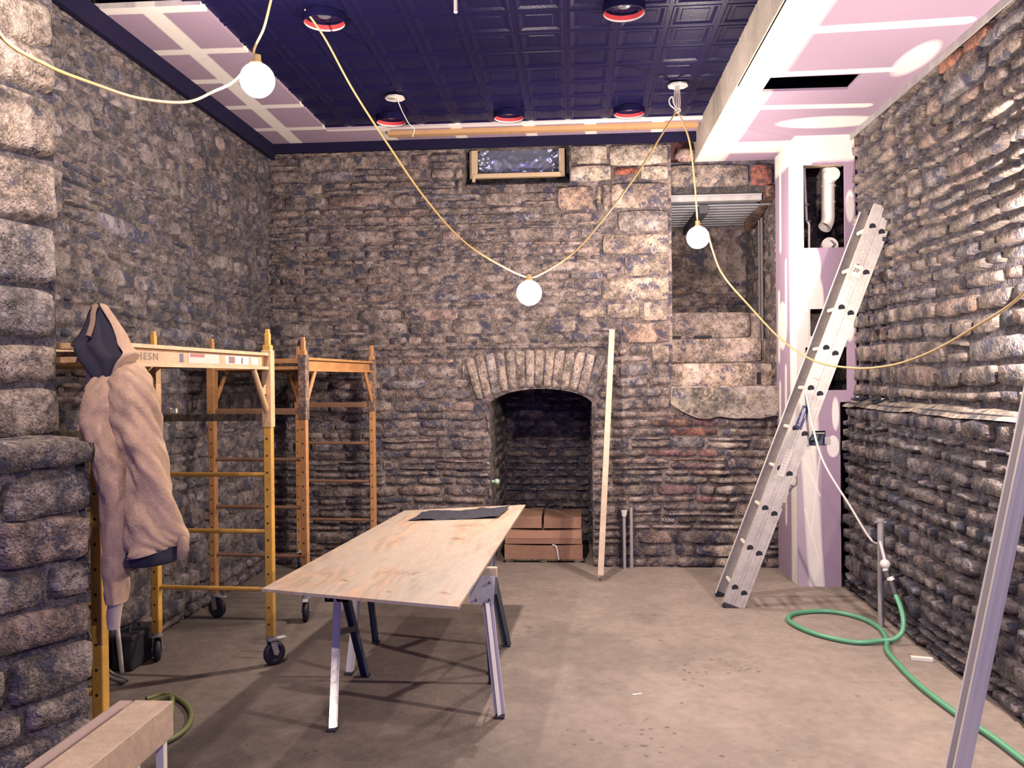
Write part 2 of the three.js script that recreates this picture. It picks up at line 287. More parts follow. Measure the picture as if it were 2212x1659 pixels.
{
  const w = struct('wall_back', [0, 0, ZB]), R = rng(11);
  const archHole = [[-0.74, -0.01]]; for (let i = 0; i <= 20; i++) { const x = 0.14 - 0.88 * i / 20; archHole.push([x, 1.37 + 0.165 * Math.sqrt(Math.max(0, 1 - ((x + 0.30) / 0.46) ** 2))]); }
  archHole.splice(1, 0, [0.14, -0.01]);
  const bed = sheet([[-3.1, -0.1], [2.6, -0.1], [2.6, 3.95], [-3.1, 3.95]], 0.45, [archHole, rect(-0.943, 3.306, -0.035, 3.64), rect(0.83, 1.45, 1.71, 3.85)]).translate(0, 0, -0.45);
  part(w, 'mortar_bed', bed, M.mortarWall);
  const blocked = (x, y) => inArch(x, y) || inFan(x, y) || inAlcove(x, y) || (x > 0.82 && x < 1.72 && y > sillBottom(x)) || (x > -0.95 && x < -0.03 && y > 3.295) || quoins.some((r) => x > r[0] - 0.008 && x < r[2] + 0.008 && y > r[1] - 0.008 && y < r[3] + 0.008);
  const tone = [0.325, 0.262, 0.24], geos = [];
  for (const q of rubble(R, XL, 1.72, 0, 3.64, { h: [0.052, 0.125], w: [0.14, 0.62], split: 0.10, splitChance: 0.25, gap: 0.005, jitter: 0.009, wpow: 1.0 }, blocked)) {
    const cx = (q[0][0] + q[2][0]) / 2, cy = (q[0][1] + q[2][1]) / 2;
    let c = stoneTone(R, tone, 0.15), tint;
    if (cx > 0.80 && cx < 1.24 && cy > 0.35 && cy < 1.28 && R() < (cy > 0.75 ? 0.62 : 0.25)) c = [0.27, 0.145, 0.135].map((v) => v * (0.8 + 0.4 * R()));
    if (cx > 0.85 && cx < 1.7 && cy < 1.3) { const base = c; tint = (x, y) => { const s = sstep(0.085, 0.055, Math.abs(x - 1.255 - 0.02 * vnoise(y * 6, 1)) + 0.012 * vnoise(x * 60, y * 30)) * (0.7 + 0.3 * sstep(-0.4, 0.1, vnoise(x * 8, y * 9))); return base.map((v, k) => lerp(v, [0.62, 0.53, 0.46][k], s)); }; }
    geos.push(stoneGeo(q, 0.014 + R() * 0.02, R, { color: c, tint, bevel: 0.011, rough: 0.8, cell: tint ? 0.04 : 0.06, most: tint ? 12 : 8 }));
  }
  lay(w, geos, M.stone);
  // squared blocks at the edge of the recess and limewashed blocks beside the window
  quoins.forEach((r, i) => {
    const lime = i >= 14, c = i === 17 ? [0.42, 0.13, 0.08] : lime ? [0.55, 0.47, 0.40] : stoneTone(R, [0.42, 0.33, 0.275], 0.14), j = () => (R() - 0.5) * 0.012;
    const g = stoneGeo([[r[0] + j(), r[1] + j()], [r[2] - 0.004, r[1] + j()], [r[2] - 0.004, r[3] + j()], [r[0] + j(), r[3] + j()]], 0.026 + R() * 0.012, R, { color: c, cell: 0.05, most: 10, rough: 0.6, bevel: 0.01, round: 0.012 });
    part(w, i === 17 ? 'brick' : 'corner_block', g, lime ? M.stoneClean : M.stone).position.set(...g.userData.at, 0);
  });
  // flat arch of upright stones above the fireplace
  const n = 14; for (let i = 0; i < n; i++) {
    const a = i / n, b = (i + 1) / n, low = (t) => { const x = lerp(-0.865, 0.155, t); return [x, Math.max(1.445, 1.372 + 0.175 * Math.sqrt(Math.max(0, 1 - ((x + 0.32) / 0.5) ** 2)))]; }, top = (t) => { const x = lerp(-0.965, 0.275, t); return [x, fanTop(x) - 0.012 + (R() - 0.5) * 0.012]; };
    const l0 = low(a), l1 = low(b), t0 = top(a), t1 = top(b), g = 0.003;
    const geo = stoneGeo([[l0[0] + g, l0[1]], [l1[0] - g, l1[1]], [t1[0] - g, t1[1]], [t0[0] + g, t0[1]]], 0.018 + R() * 0.010, R, { color: stoneTone(R, [0.44, 0.36, 0.315], 0.10), cell: 0.03, most: 12, rough: 0.5, bevel: 0.006, round: 0.006 });
    part(w, 'arch_stone', geo, M.stoneClean).position.set(...geo.userData.at, 0);
  }
  // fireplace cavity: lined with rubble
  const niche = new THREE.Group(); niche.name = 'fireplace_cavity'; w.add(niche);
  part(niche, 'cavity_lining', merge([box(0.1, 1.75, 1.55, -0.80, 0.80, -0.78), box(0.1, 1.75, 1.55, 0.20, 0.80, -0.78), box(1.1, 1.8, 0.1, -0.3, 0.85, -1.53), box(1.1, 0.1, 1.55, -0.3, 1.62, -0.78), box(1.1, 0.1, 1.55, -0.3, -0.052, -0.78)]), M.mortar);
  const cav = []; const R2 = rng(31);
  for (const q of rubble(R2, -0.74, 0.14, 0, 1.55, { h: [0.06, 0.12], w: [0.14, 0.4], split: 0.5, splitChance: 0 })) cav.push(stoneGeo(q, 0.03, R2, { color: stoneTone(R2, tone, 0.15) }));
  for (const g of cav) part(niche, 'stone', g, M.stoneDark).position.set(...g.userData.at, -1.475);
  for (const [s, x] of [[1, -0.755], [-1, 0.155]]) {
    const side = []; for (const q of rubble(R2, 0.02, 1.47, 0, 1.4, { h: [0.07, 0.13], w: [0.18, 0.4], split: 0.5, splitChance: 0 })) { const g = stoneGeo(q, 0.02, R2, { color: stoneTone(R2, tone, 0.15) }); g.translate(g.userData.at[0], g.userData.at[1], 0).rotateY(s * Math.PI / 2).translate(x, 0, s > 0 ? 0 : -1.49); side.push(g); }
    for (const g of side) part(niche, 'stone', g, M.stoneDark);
  }
  // recess above: concrete sill with a ragged lower edge, stepped blocks, lintel, metal deck
  const rec = new THREE.Group(); rec.name = 'stair_recess'; w.add(rec);
  const sill = [[0.82, 1.535]]; for (let i = 0; i <= 24; i++) { const x = lerp(0.81, 1.72, i / 24); sill.push([x, sillBottom(x) - 0.012 + (i === 0 ? 0.02 : 0)]); } sill.push([1.72, 1.535]);
  part(rec, 'concrete_sill', sheet(sill, 0.06, [], 0.008).translate(0, 0, -0.005), M.concrete);
  part(rec, 'concrete_sill_bed', box(0.95, 0.3, 0.5, 1.265, 1.375, -0.26), M.concrete);
  [[1.50, 1.745, -0.20], [1.742, 1.975, -0.42], [1.972, 2.225, -0.64]].forEach(([y0, y1, z], i) => {
    const R3 = rng(50 + i), g = stoneGeo([[0.80, y0], [1.72 - 0.05 * i, y0 + 0.01], [1.72 - 0.05 * i, y1 - 0.004], [0.80, y1]], 0.03, R3, { color: [[0.60, 0.47, 0.40], [0.53, 0.42, 0.37], [0.46, 0.37, 0.33]][i], cell: 0.06, most: 16, rough: 0.35, bevel: 0.014, round: 0.008 });
    const st = part(rec, 'step_block', g, M.stoneClean); st.position.set(...g.userData.at, z);
    part(rec, 'step_core', box(0.95, y1 - y0 - 0.02, 0.7, 1.265, (y0 + y1) / 2 - 0.005, z - 0.365), M.plasterStep);
  });
  for (const a of [[0.10, 0.018, 0.06, 0.90, 1.985, -0.42], [0.15, 0.02, 0.06, 1.15, 1.985, -0.42], [0.03, 0.10, 0.04, 1.585, 1.61, -0.18]]) part(rec, 'dark_joint', box(...a), M.hole);
  part(rec, 'rear_plaster', box(1.3, 1.3, 0.08, 1.25, 2.7, -1.36), std({ color: C(0.34, 0.27, 0.24), map: scaled(stoneMap, 0.8), bumpMap: scaled(stoneBump, 0.8), bumpScale: 0.02, roughness: 1 }));
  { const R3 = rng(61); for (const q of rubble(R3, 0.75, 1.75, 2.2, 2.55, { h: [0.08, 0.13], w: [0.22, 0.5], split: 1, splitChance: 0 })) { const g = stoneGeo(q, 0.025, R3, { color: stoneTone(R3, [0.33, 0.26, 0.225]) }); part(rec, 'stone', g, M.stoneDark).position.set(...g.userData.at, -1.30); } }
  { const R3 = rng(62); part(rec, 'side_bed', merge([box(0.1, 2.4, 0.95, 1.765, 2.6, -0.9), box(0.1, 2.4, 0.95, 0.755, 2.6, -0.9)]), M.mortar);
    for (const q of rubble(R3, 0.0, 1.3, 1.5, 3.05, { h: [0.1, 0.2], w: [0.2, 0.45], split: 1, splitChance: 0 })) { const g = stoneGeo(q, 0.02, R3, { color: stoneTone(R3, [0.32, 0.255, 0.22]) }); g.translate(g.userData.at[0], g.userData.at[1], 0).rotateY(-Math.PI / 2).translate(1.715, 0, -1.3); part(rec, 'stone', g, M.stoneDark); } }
  for (const [z, r] of [[-0.55, 0.012], [-0.44, 0.014]]) part(rec, 'standing_pipe', cyl(r * 0.8, 1.25, 1.68, 2.42, z), std({ color: C(0.17, 0.145, 0.145), roughness: 0.9 }));
  { const R3 = rng(63), g = stoneGeo([[0.80, 3.245], [1.50, 3.245], [1.50, 3.44], [0.80, 3.45]], 0.03, R3, { color: [0.34, 0.28, 0.245], cell: 0.06, most: 14, rough: 0.7 }); part(rec, 'lintel_stone', g, M.stone).position.set(...g.userData.at, -0.05);
    const g2 = stoneGeo([[1.505, 3.245], [1.70, 3.245], [1.70, 3.43], [1.505, 3.44]], 0.03, R3, { color: [0.36, 0.13, 0.10], cell: 0.05, rough: 0.7 }); part(rec, 'brick', g2, M.stone).position.set(...g2.userData.at, -0.05);
    part(rec, 'lintel_core', box(0.95, 0.24, 0.4, 1.265, 3.35, -0.26), M.mortar); }
  part(rec, 'dark_timber', box(0.94, 0.055, 0.10, 1.265, 3.225, -0.10), std({ color: C(0.075, 0.065, 0.07), roughness: 0.9, map: scaled(stoneMap, 2), bumpMap: scaled(stoneBump, 2), bumpScale: 0.01 }));
  part(rec, 'steel_angle', merge([box(0.80, 0.05, 0.012, 1.215, 3.172, -0.128), box(0.80, 0.010, 0.08, 1.215, 3.150, -0.165), cylX(0.012, 0.80, 1.215, 3.196, -0.12)]), M.galv);
  { const prof = []; const N = 10; for (let i = 0; i < N; i++) { const z = -0.2 - i * 0.125; prof.push([z, 0], [z - 0.098, 0], [z - 0.102, 0.05], [z - 0.120, 0.05]); } const poly = [...prof, ...prof.slice().reverse().map(([a, b]) => [a, b + 0.006])];
    const g = sheet(poly, 0.92).rotateY(-Math.PI / 2); g.computeBoundingBox(); /* shape x -> z */ g.translate(0.80 + 0.92, 3.12, 0); part(rec, 'corrugated_deck', g, std({ color: C(0.42, 0.42, 0.46), metalness: 0.3, roughness: 0.5 })); }
  part(rec, 'deck_joist', box(0.075, 0.07, 1.15, 1.13, 3.085, -0.75), std({ color: C(0.05, 0.045, 0.06), roughness: 0.8 }));
  part(rec, 'trim_timber', bar([1.665, 3.20, -0.02], [1.66, 3.06, -0.95], 0.07, 0.09), std({ color: C(0.25, 0.13, 0.09), roughness: 0.9, map: scaled(stoneMap, 2), bumpMap: scaled(stoneBump, 2), bumpScale: 0.01 }));
  { const R3 = rng(64), g = stoneGeo([[0.86, 3.475], [1.05, 3.47], [1.055, 3.585], [0.89, 3.6]], 0.05, R3, { color: [0.50, 0.36, 0.33], cell: 0.03, most: 8, round: 0.05 }); part(rec, 'stone', g, M.stoneClean).position.set(...g.userData.at, -0.06);
    part(rec, 'stone_bed', box(0.3, 0.4, 0.1, 0.96, 3.62, -0.15), std({ color: C(0.10, 0.035, 0.035), roughness: 1 })); }
}
// ---- left wall
{
  const w = struct('wall_left', [XL, 0, 0], Math.PI / 2), R = rng(21);
  part(w, 'mortar_bed', box(7.9 + 2.6, 4.0, 0.45, 2.65, 1.95, -0.225), std({ color: C(0.19, 0.155, 0.16), map: scaled(stoneMap, 1.6), bumpMap: scaled(stoneBump, 1.6), bumpScale: 0.02, roughness: 1 }));
  const geos = []; for (const q of rubble(R, 2.9, 7.42, 0, 3.62, { h: [0.065, 0.16], w: [0.14, 0.48], split: 0.12, splitChance: 0.25, gap: 0.006, wave: 0.035, jitter: 0.02 })) {
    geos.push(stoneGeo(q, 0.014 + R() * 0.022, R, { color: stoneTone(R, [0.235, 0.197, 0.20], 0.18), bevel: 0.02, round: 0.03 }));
  }
  lay(w, geos, M.stoneDark);
}
// ---- right wall: upper face set back on a ledge
{
  const w = struct('wall_right', [XR, 0, 0], -Math.PI / 2), R = rng(41);
  part(w, 'mortar_bed', box(10.6, 4.05, 0.45, -2.65, 1.925, -0.225), M.mortar);
  part(w, 'ledge_bed', box(9.26, 1.42, 0.105, -2.07, 0.71, 0.0525), M.mortar);
  const geos = [], low = [];
  for (const q of rubble(R, -7.42, -2.2, 1.46, 3.5, { h: [0.065, 0.155], w: [0.16, 0.56], split: 0.13, splitChance: 0.2, gap: 0.010, wave: 0.03, jitter: 0.016 })) geos.push(stoneGeo(q, 0.026 + R() * 0.028, R, { color: stoneTone(R, [0.30, 0.25, 0.23], 0.15), round: 0.018, rough: 1.0, bevel: 0.013 }));
  lay(w, geos, M.stone);
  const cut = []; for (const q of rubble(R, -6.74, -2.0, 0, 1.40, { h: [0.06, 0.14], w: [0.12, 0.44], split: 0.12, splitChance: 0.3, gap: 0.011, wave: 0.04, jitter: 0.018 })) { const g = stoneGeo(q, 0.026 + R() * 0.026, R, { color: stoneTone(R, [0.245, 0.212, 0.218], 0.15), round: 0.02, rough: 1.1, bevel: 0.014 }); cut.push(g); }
  const ledge = new THREE.Group(); ledge.name = 'lower_face'; ledge.position.z = XR - XLEDGE; w.add(ledge);
  cut.sort((a, b) => b.userData.size - a.userData.size);
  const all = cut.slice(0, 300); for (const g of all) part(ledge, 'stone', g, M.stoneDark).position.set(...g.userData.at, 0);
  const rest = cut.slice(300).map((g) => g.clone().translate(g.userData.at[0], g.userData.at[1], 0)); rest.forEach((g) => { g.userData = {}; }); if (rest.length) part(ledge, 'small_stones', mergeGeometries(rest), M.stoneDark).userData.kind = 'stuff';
  // rough mortar top of the ledge
  const cap = new THREE.PlaneGeometry(4.76, 0.14, 120, 6).rotateX(-Math.PI / 2).translate(-4.37, 1.412, 0.065); const p = cap.attributes.position; for (let i = 0; i < p.count; i++) p.setY(i, p.getY(i) + 0.008 * vnoise(p.getX(i) * 5, p.getZ(i) * 6) + 0.034 * sstep(0.12, 0.0, p.getZ(i)) - 0.02 * sstep(0.11, 0.135, p.getZ(i))); cap.computeVertexNormals();
  part(w, 'ledge_cap', metricUV(cap), M.mortarPale);
  // bricks under the soffit
  for (const [z, y] of [[-5.05, 3.40], [-4.75, 3.41]]) { const g = stoneGeo([[z - 0.14, y - 0.05], [z + 0.14, y - 0.05], [z + 0.14, y + 0.05], [z - 0.14, y + 0.05]], 0.035, R, { color: [0.36, 0.15, 0.095], rough: 0.5 }); part(w, 'brick', g, M.stoneClean).position.set(...g.userData.at, 0.012); }
}
// ---- front-left pier: low wall and tall jamb seen edge-on at the left of the photograph
{
  const TH = THREE.MathUtils.degToRad(70), w = struct('wall_front_left', [-1.73, 0, -2.95], TH), R = rng(71);
  // local x runs away from the camera along the face and ends at 0; local z faces the room
  part(w, 'mortar_bed', merge([box(2.6, 1.40, 0.9, -1.31, 0.70, -0.47), box(2.6, 2.5, 0.8, -1.31, 2.55, -0.56)]), M.mortar);
  const low = [[1.325, 1.425], [1.163, 1.318], [1.003, 1.157], [0.862, 0.996], [0.722, 0.855], [0.555, 0.716], [0.442, 0.549], [0.26, 0.436], [0.1, 0.254], [0, 0.095]];
  low.forEach(([a, b], i) => {
    let x = 0.005; while (x > -1.3) { const wd = i === 0 ? 0.55 : 0.17 + R() * 0.3, x0 = x - wd, j = () => (R() - 0.5) * 0.02, drop = (R() - 0.4) * 0.03;
      const g = stoneGeo([[x0 + 0.01, a + j() + drop], [x - 0.008, a + j()], [x - 0.008 + (i ? 0 : 0.01), b + j() * 0.5], [x0 + 0.01, b + j() * 0.5 + drop]], 0.022 + R() * 0.018 + (i === 0 ? 0.03 : 0), R, { color: stoneTone(R, [0.33, 0.275, 0.255], 0.1), cell: 0.022, most: 18, rough: 1.0, bevel: 0.010, round: 0.012 });
      part(w, 'stone', g, M.stoneNear).position.set(...g.userData.at, -0.02); x = x0; }
  });
  const cap = stoneGeo([[-1.6, -0.20], [0.0, -0.20], [0.0, 0.02], [-1.6, 0.02]], 0.03, R, { color: [0.42, 0.35, 0.31], cell: 0.05, most: 22, rough: 1.4 }); cap.rotateX(-Math.PI / 2); part(w, 'cap_stone', cap, M.stoneNear).position.set(-0.8, 1.405, -0.10);
  const high = [[3.42, 3.72], [3.24, 3.41], [2.998, 3.235], [2.82, 2.99], [2.655, 2.81], [2.425, 2.645], [2.193, 2.415], [1.97, 2.185], [1.78, 1.962], [1.622, 1.772], [1.435, 1.612]];
  high.forEach(([a, b], i) => {
    let x = -0.012; while (x > -1.3) { const wd = 0.26 + R() * 0.3, x0 = x - wd, j = () => (R() - 0.5) * 0.016, drop = -0.02 * R();
      const g = stoneGeo([[x0 + 0.012, a + j() + drop], [x - 0.004, a + j()], [x - 0.004, b + j()], [x0 + 0.012, b + j() + drop]], 0.028 + R() * 0.012, R, { color: stoneTone(R, [0.40, 0.325, 0.285], 0.08), cell: 0.022, most: 18, rough: 0.7, bevel: 0.012, round: 0.014 });
      part(w, 'stone', g, M.stoneNearPale).position.set(...g.userData.at, -0.16); x = x0; }
  });
  part(w, 'end_face', merge([box(0.02, 1.40, 0.88, -0.004, 0.70, -0.48), box(0.02, 2.4, 0.76, -0.016, 2.6, -0.58)]), M.mortar);
}
// ---- the part of the building behind the camera: plain walls with a wide opening added to let the violet fill in
{
  const w = struct('wall_rear', [0, 0, 2.4]);
  part(w, 'masonry', sheet([[-3.2, -0.1], [2.7, -0.1], [2.7, 3.95], [-3.2, 3.95]], 0.3, [rect(-2.5, 0.0, 1.95, 3.3)]), M.mortar);
}
// ---- ceiling: pressed black panels, drywall borders, soffit
{
  const c = struct('ceiling');
  part(c, 'ceiling_slab', box(6.2, 0.2, 11.2, -0.2, CEIL + 0.16, -3.1), M.blackMatte);
  part(c, 'ceiling_plain', box(6.0, 0.06, 7.0, -0.3, CEIL + 0.03, -1.0 + 0.1), M.black);
  // one pressed panel: flat flange, raised rib, sunken field
  const N = [[0.150, 0], [0.136, 0], [0.130, -0.004], [0.118, -0.004], [0.098, 0.005], [0.080, 0.005], [0.074, 0.002], [0, 0.002]];
  const pos = [], idx = []; N.forEach(([r, h]) => [[-1, -1], [1, -1], [1, 1], [-1, 1]].forEach(([a, b]) => pos.push(a * r, h, b * r)));
  for (let k = 0; k < N.length - 1; k++) for (let i = 0; i < 4; i++) { const a = k * 4 + i, b = k * 4 + (i + 1) % 4, e = a + 4, d = b + 4; idx.push(a, b, e, b, d, e); }
  let tile = new THREE.BufferGeometry(); tile.setAttribute('position', new THREE.Float32BufferAttribute(pos, 3)); tile.setIndex(idx); tile = metricUV(tile);
  for (let i = 0; i < 11; i++) for (let k = 0; k < 9; k++) part(c, 'ceiling_panel', tile, M.black).position.set(-1.99 + 0.3 * i, CEIL, -6.85 + 0.3 * k);
  part(c, 'ceiling_border', merge([box(3.2, 0.05, 0.06, -0.5, CEIL + 0.025, -7.02)]), M.black);
}
const PURPLE = 'rgb(160,136,158)', MUD = [238, 230, 222];
function mudStroke(g, x0, y0, x1, y1, w, soft = 0.35, a = 1) {       // a trowelled band of joint compound with feathered, ragged edges
  const R = rng(Math.round(x0 * 7 + y0 * 13 + x1 * 3 + w)); g.lineCap = 'round';
  for (let k = 0; k < 7; k++) { g.strokeStyle = 'rgba(' + MUD + ',' + (a * (k < 6 ? 0.30 : 0.75)) + ')'; g.lineWidth = w * (1 + soft * (1 - k / 5)); g.beginPath(); g.moveTo(x0, y0); for (let t = 1; t <= 12; t++) g.lineTo(lerp(x0, x1, t / 12) + (R() - 0.5) * w * 0.06, lerp(y0, y1, t / 12) + (R() - 0.5) * w * 0.06); g.stroke(); }
}
function mudBlob(g, x, y, rx, ry, a = 1, soft = 0.5) { for (let k = 0; k < 10; k++) { const s = 1 + soft * (1 - k / 9); g.fillStyle = 'rgba(' + MUD + ',' + 0.28 * a + ')'; g.beginPath(); g.ellipse(x, y, rx * s, ry * s, 0, 0, 7); g.fill(); } }
function boardMat(w, h, draw) { return std({ color: C(1, 1, 1), roughness: 0.85, bumpMap: scaled(fineBump, 4), bumpScale: 0.0008, map: canvasTex(w, h, (g) => { g.fillStyle = PURPLE; g.fillRect(0, 0, w, h); const R = rng(w + h); for (let i = 0; i < 2500; i++) { g.fillStyle = R() > 0.5 ? 'rgba(255,245,255,0.05)' : 'rgba(60,40,80,0.05)'; g.fillRect(R() * w, R() * h, 1 + R() * 3, 1 + R() * 3); } draw(g, w, h); }) }); }
function fitUV(g, ax, a0, a1, bx, b0, b1) { g = g.index ? g.toNonIndexed() : g; const p = g.attributes.position, uv = new Float32Array(p.count * 2), get = { x: (i) => p.getX(i), y: (i) => p.getY(i), z: (i) => p.getZ(i) }; for (let i = 0; i < p.count; i++) { uv[i * 2] = (get[ax](i) - a0) / (a1 - a0); uv[i * 2 + 1] = (get[bx](i) - b0) / (b1 - b0); } g.setAttribute('uv', new THREE.BufferAttribute(uv, 2)); return g; }
{
  // left border of purple board under the ceiling, taped joints
  const t = struct('trim_1'); // x -2.68..-2.04, z -4.60..-7.42
  const mL = boardMat(400, 1760, (g, w, h) => {            // canvas x: -2.68 -> -2.04 ; canvas y: far -> near
    mudStroke(g, 170, 0, 205, h, 62, 0.2); const Y = (z) => (z + 7.42) / 2.82 * h;
    for (const z of [-4.64, -5.25, -5.78, -6.35, -6.93]) mudStroke(g, z < -5.4 && z > -6 ? 0 : 20, Y(z), z < -5.5 && z > -6 ? 240 : w, Y(z) - 4, 46, 0.25);
    mudStroke(g, 6, 0, 6, h, 8, 0.3, 0.5);
  });
  part(t, 'drywall_board', fitUV(box(0.64, 0.03, 2.82, -2.36, 3.715, -6.01), 'x', -2.68, -2.04, 'z', -4.60, -7.42), mL);
  const mB = boardMat(1760, 280, (g, w, h) => {            // x -2.04..1.05, z -7.42..-6.98
    for (const x of [-1.55, -0.95, -0.35, 0.15, 0.7]) mudStroke(g, (x + 2.04) / 3.09 * w, 0, (x + 2.02) / 3.09 * w, h, 46, 0.3); mudStroke(g, 0, h - 20, w, h - 14, 30, 0.3, 0.8); mudStroke(g, 0, 12, w, 10, 18, 0.3, 0.6);
  });
  part(t, 'drywall_board', fitUV(box(3.1, 0.03, 0.44, -0.49, 3.715, -7.20), 'x', -2.04, 1.06, 'z', -6.98, -7.42), mB);
  const k = struct('trim_2');  // black strips painted for the shaded gap along the wall tops
  part(k, 'shadow_gap_strip', box(0.035, 0.13, 4.6, XL + 0.045, 3.64, -5.1), M.blackMatte);
  part(k, 'shadow_gap_strip', box(3.75, 0.085, 0.035, -0.83, 3.66, ZB + 0.05), M.blackMatte);
}
// soffit on the right with a duct opening
{
  const s = struct('ceiling_soffit');
  const X0 = 1.045, X1 = 2.17, Z0 = -7.62, Z1 = 0.6, Y = 3.47, W = 560, H = 2040, PX = (x) => (x - X0) / (X1 - X0) * W, PZ = (z) => (z - Z0) / (Z1 - Z0) * H * 2;
  // canvas covers z -7.62..-3.51 (the part in view), beyond that plain board
  const m = boardMat(W, H, (g) => {
    mudStroke(g, PX(1.14), 0, PX(1.15), H, 112, 0.4); g.fillStyle = 'rgb(' + MUD + ')'; g.fillRect(0, 0, 45, H);
    mudStroke(g, PX(1.05), PZ(-6.98), PX(2.15), PZ(-6.98), 66, 0.5); mudStroke(g, PX(1.1), PZ(-7.08), PX(1.9), PZ(-7.10), 120, 0.3, 0.9);
    g.fillStyle = PURPLE; g.globalAlpha = 0.85; g.fillRect(PX(1.30), PZ(-7.52), PX(1.62) - PX(1.30), PZ(-7.25) - PZ(-7.52)); g.globalAlpha = 1;
    mudStroke(g, PX(1.16), PZ(-6.02), PX(2.0), PZ(-6.05), 34, 0.5); mudStroke(g, PX(1.2), PZ(-5.38), PX(1.92), PZ(-5.36), 30, 0.5);
    mudBlob(g, PX(1.86), PZ(-6.42), 130, 52); mudStroke(g, PX(1.12), PZ(-4.72), PX(2.05), PZ(-4.66), 36, 0.5); mudBlob(g, PX(2.0), PZ(-5.2), 34, 100, 0.7);
    mudStroke(g, PX(1.12), PZ(-4.1), PX(2.1), PZ(-4.05), 36, 0.6);
  });
  const hole = [[1.222, -5.69], [1.768, -5.70], [1.768, -5.42], [1.222, -5.43]];
  const bottom = sheet([[X0, Z0], [X1, Z0], [X1, -3.51], [X0, -3.51]], 0.016, [hole]).rotateX(Math.PI / 2); // shape y -> z, faces down
  part(s, 'drywall_underside', fitUV(bottom.translate(0, Y + 0.016, 0), 'x', X0, X1, 'z', -3.51, Z0), m);
  const plainMud = std({ color: C(0.74, 0.66, 0.60), roughness: 0.9, map: scaled(concreteMap, 0.7) });
  part(s, 'drywall_underside_near', box(X1 - X0, 0.016, Z1 + 3.51, (X0 + X1) / 2, Y + 0.008, (Z1 - 3.51) / 2), plainMud);
  const side = sheet([[Z0, Y - 0.0], [Z1, Y - 0.0], ...Array.from({ length: 50 }, (_, i) => [lerp(Z1, Z0, i / 49), 3.735 + 0.012 * vnoise(i * 1.7, 4)])], 0.016).rotateY(-Math.PI / 2).translate(X0 + 0.008, 0, 0);
  part(s, 'drywall_side', metricUV(side), plainMud);
  part(s, 'edge_trim_strip', box(0.012, 0.05, 4.0, 2.118, Y - 0.02, -5.1), M.galv);
}
// drywall column with four openings
const COLF = -6.76;
{
  const c = struct('wall_column', [0, 0, COLF]);
  const X0 = 1.70, X1 = 2.15, Y1 = 3.47, W = 460, H = 1840, PX = (x) => (x - 1.68) / (2.17 - 1.68) * W, PY = (y) => (1 - y / Y1) * H;
  const m = boardMat(W, H, (g) => {
    g.fillStyle = 'rgb(' + MUD + ')'; g.fillRect(0, 0, PX(1.775), PY(1.2)); mudStroke(g, PX(1.75), 0, PX(1.79), PY(1.15), 110, 0.3); mudStroke(g, 0, PY(3.40), W, PY(3.41), 130, 0.2); g.fillRect(0, 0, W, 40);
    mudBlob(g, PX(2.11), PY(2.92), 22, 46); mudBlob(g, PX(2.10), PY(2.02), 26, 50); mudBlob(g, PX(1.80), PY(2.45), 70, 90, 1, 0.25); mudBlob(g, PX(1.83), PY(2.2), 60, 100, 1, 0.3); mudBlob(g, PX(1.99), PY(1.33), 18, 48);
    g.fillRect(0, PY(1.12), PX(1.88), H); mudStroke(g, PX(1.78), PY(1.12), PX(1.84), PY(0.0), 90, 0.3); mudBlob(g, PX(1.97), PY(1.08), 40, 40, 1, 0.15); mudBlob(g, PX(1.72), PY(1.6), 50, 220, 1, 0.2);
    g.fillStyle = PURPLE; g.beginPath(); g.moveTo(PX(1.90), PY(0.99)); g.lineTo(PX(2.10), PY(0.99)); g.lineTo(PX(2.10), H); g.lineTo(PX(1.91), H); g.lineTo(PX(1.93), PY(0.5)); g.fill();
    g.strokeStyle = 'rgba(255,246,236,0.8)'; g.lineWidth = 8; for (const [a, b, d, e] of [[1.74, 1.0, 1.87, 0.7], [1.87, 1.0, 1.80, 0.4], [1.75, 0.6, 1.86, 0.2]]) { g.beginPath(); g.moveTo(PX(a), PY(b)); g.lineTo(PX(d), PY(e)); g.stroke(); }
    g.strokeStyle = 'rgba(90,80,90,0.5)'; g.lineWidth = 2; g.beginPath(); g.moveTo(PX(1.795), PY(2.62)); g.lineTo(PX(1.797), PY(1.9)); g.stroke();
  });
  const holes = [rect(1.763, 2.607, 2.07, 3.245), rect(1.806, 1.928, 2.083, 2.137), rect(1.768, 1.512, 2.08, 1.842), rect(1.764, 1.085, 1.915, 1.20)];
  const front = sheet([[X0, 0], [2.025, 0], [2.025, 1.42], [X1, 1.42], [X1, Y1], [X0, Y1]], 0.016, holes).translate(0, 0, -0.016);
  part(c, 'drywall_front', fitUV(front, 'x', 1.68, 2.17, 'y', 0, Y1), m);
  const ms = boardMat(420, 1840, (g, w, h) => {           // side: canvas x near -> far
    mudStroke(g, 40, 0, 40, h, 130, 0.3); g.fillStyle = 'rgb(' + MUD + ')'; g.fillRect(0, 0, 60, h); for (const [x, y0, y1] of [[300, 0, 420], [190, 500, 760], [350, 620, 900], [210, 950, 1180], [340, 1020, 1320], [220, 1380, 1600]]) mudStroke(g, x, y0, x + 8, y1, 34, 0.6, 0.8); mudBlob(g, 280, 760, 90, 90, 1, 0.2); mudStroke(g, 0, 30, w, 30, 110, 0.3);
  });
  part(c, 'drywall_side', fitUV(box(0.016, Y1, 0.642, X0 + 0.0085, Y1 / 2, -0.338), 'z', -0.017, -0.659, 'y', 0, Y1), ms);
  part(c, 'hole_reveal', merge([box(0.02, 0.65, 0.10, 1.752, 2.925, -0.066), box(0.33, 0.02, 0.10, 1.917, 3.256, -0.066)]), std({ color: C(0.50, 0.38, 0.26), roughness: 0.8 }));
}
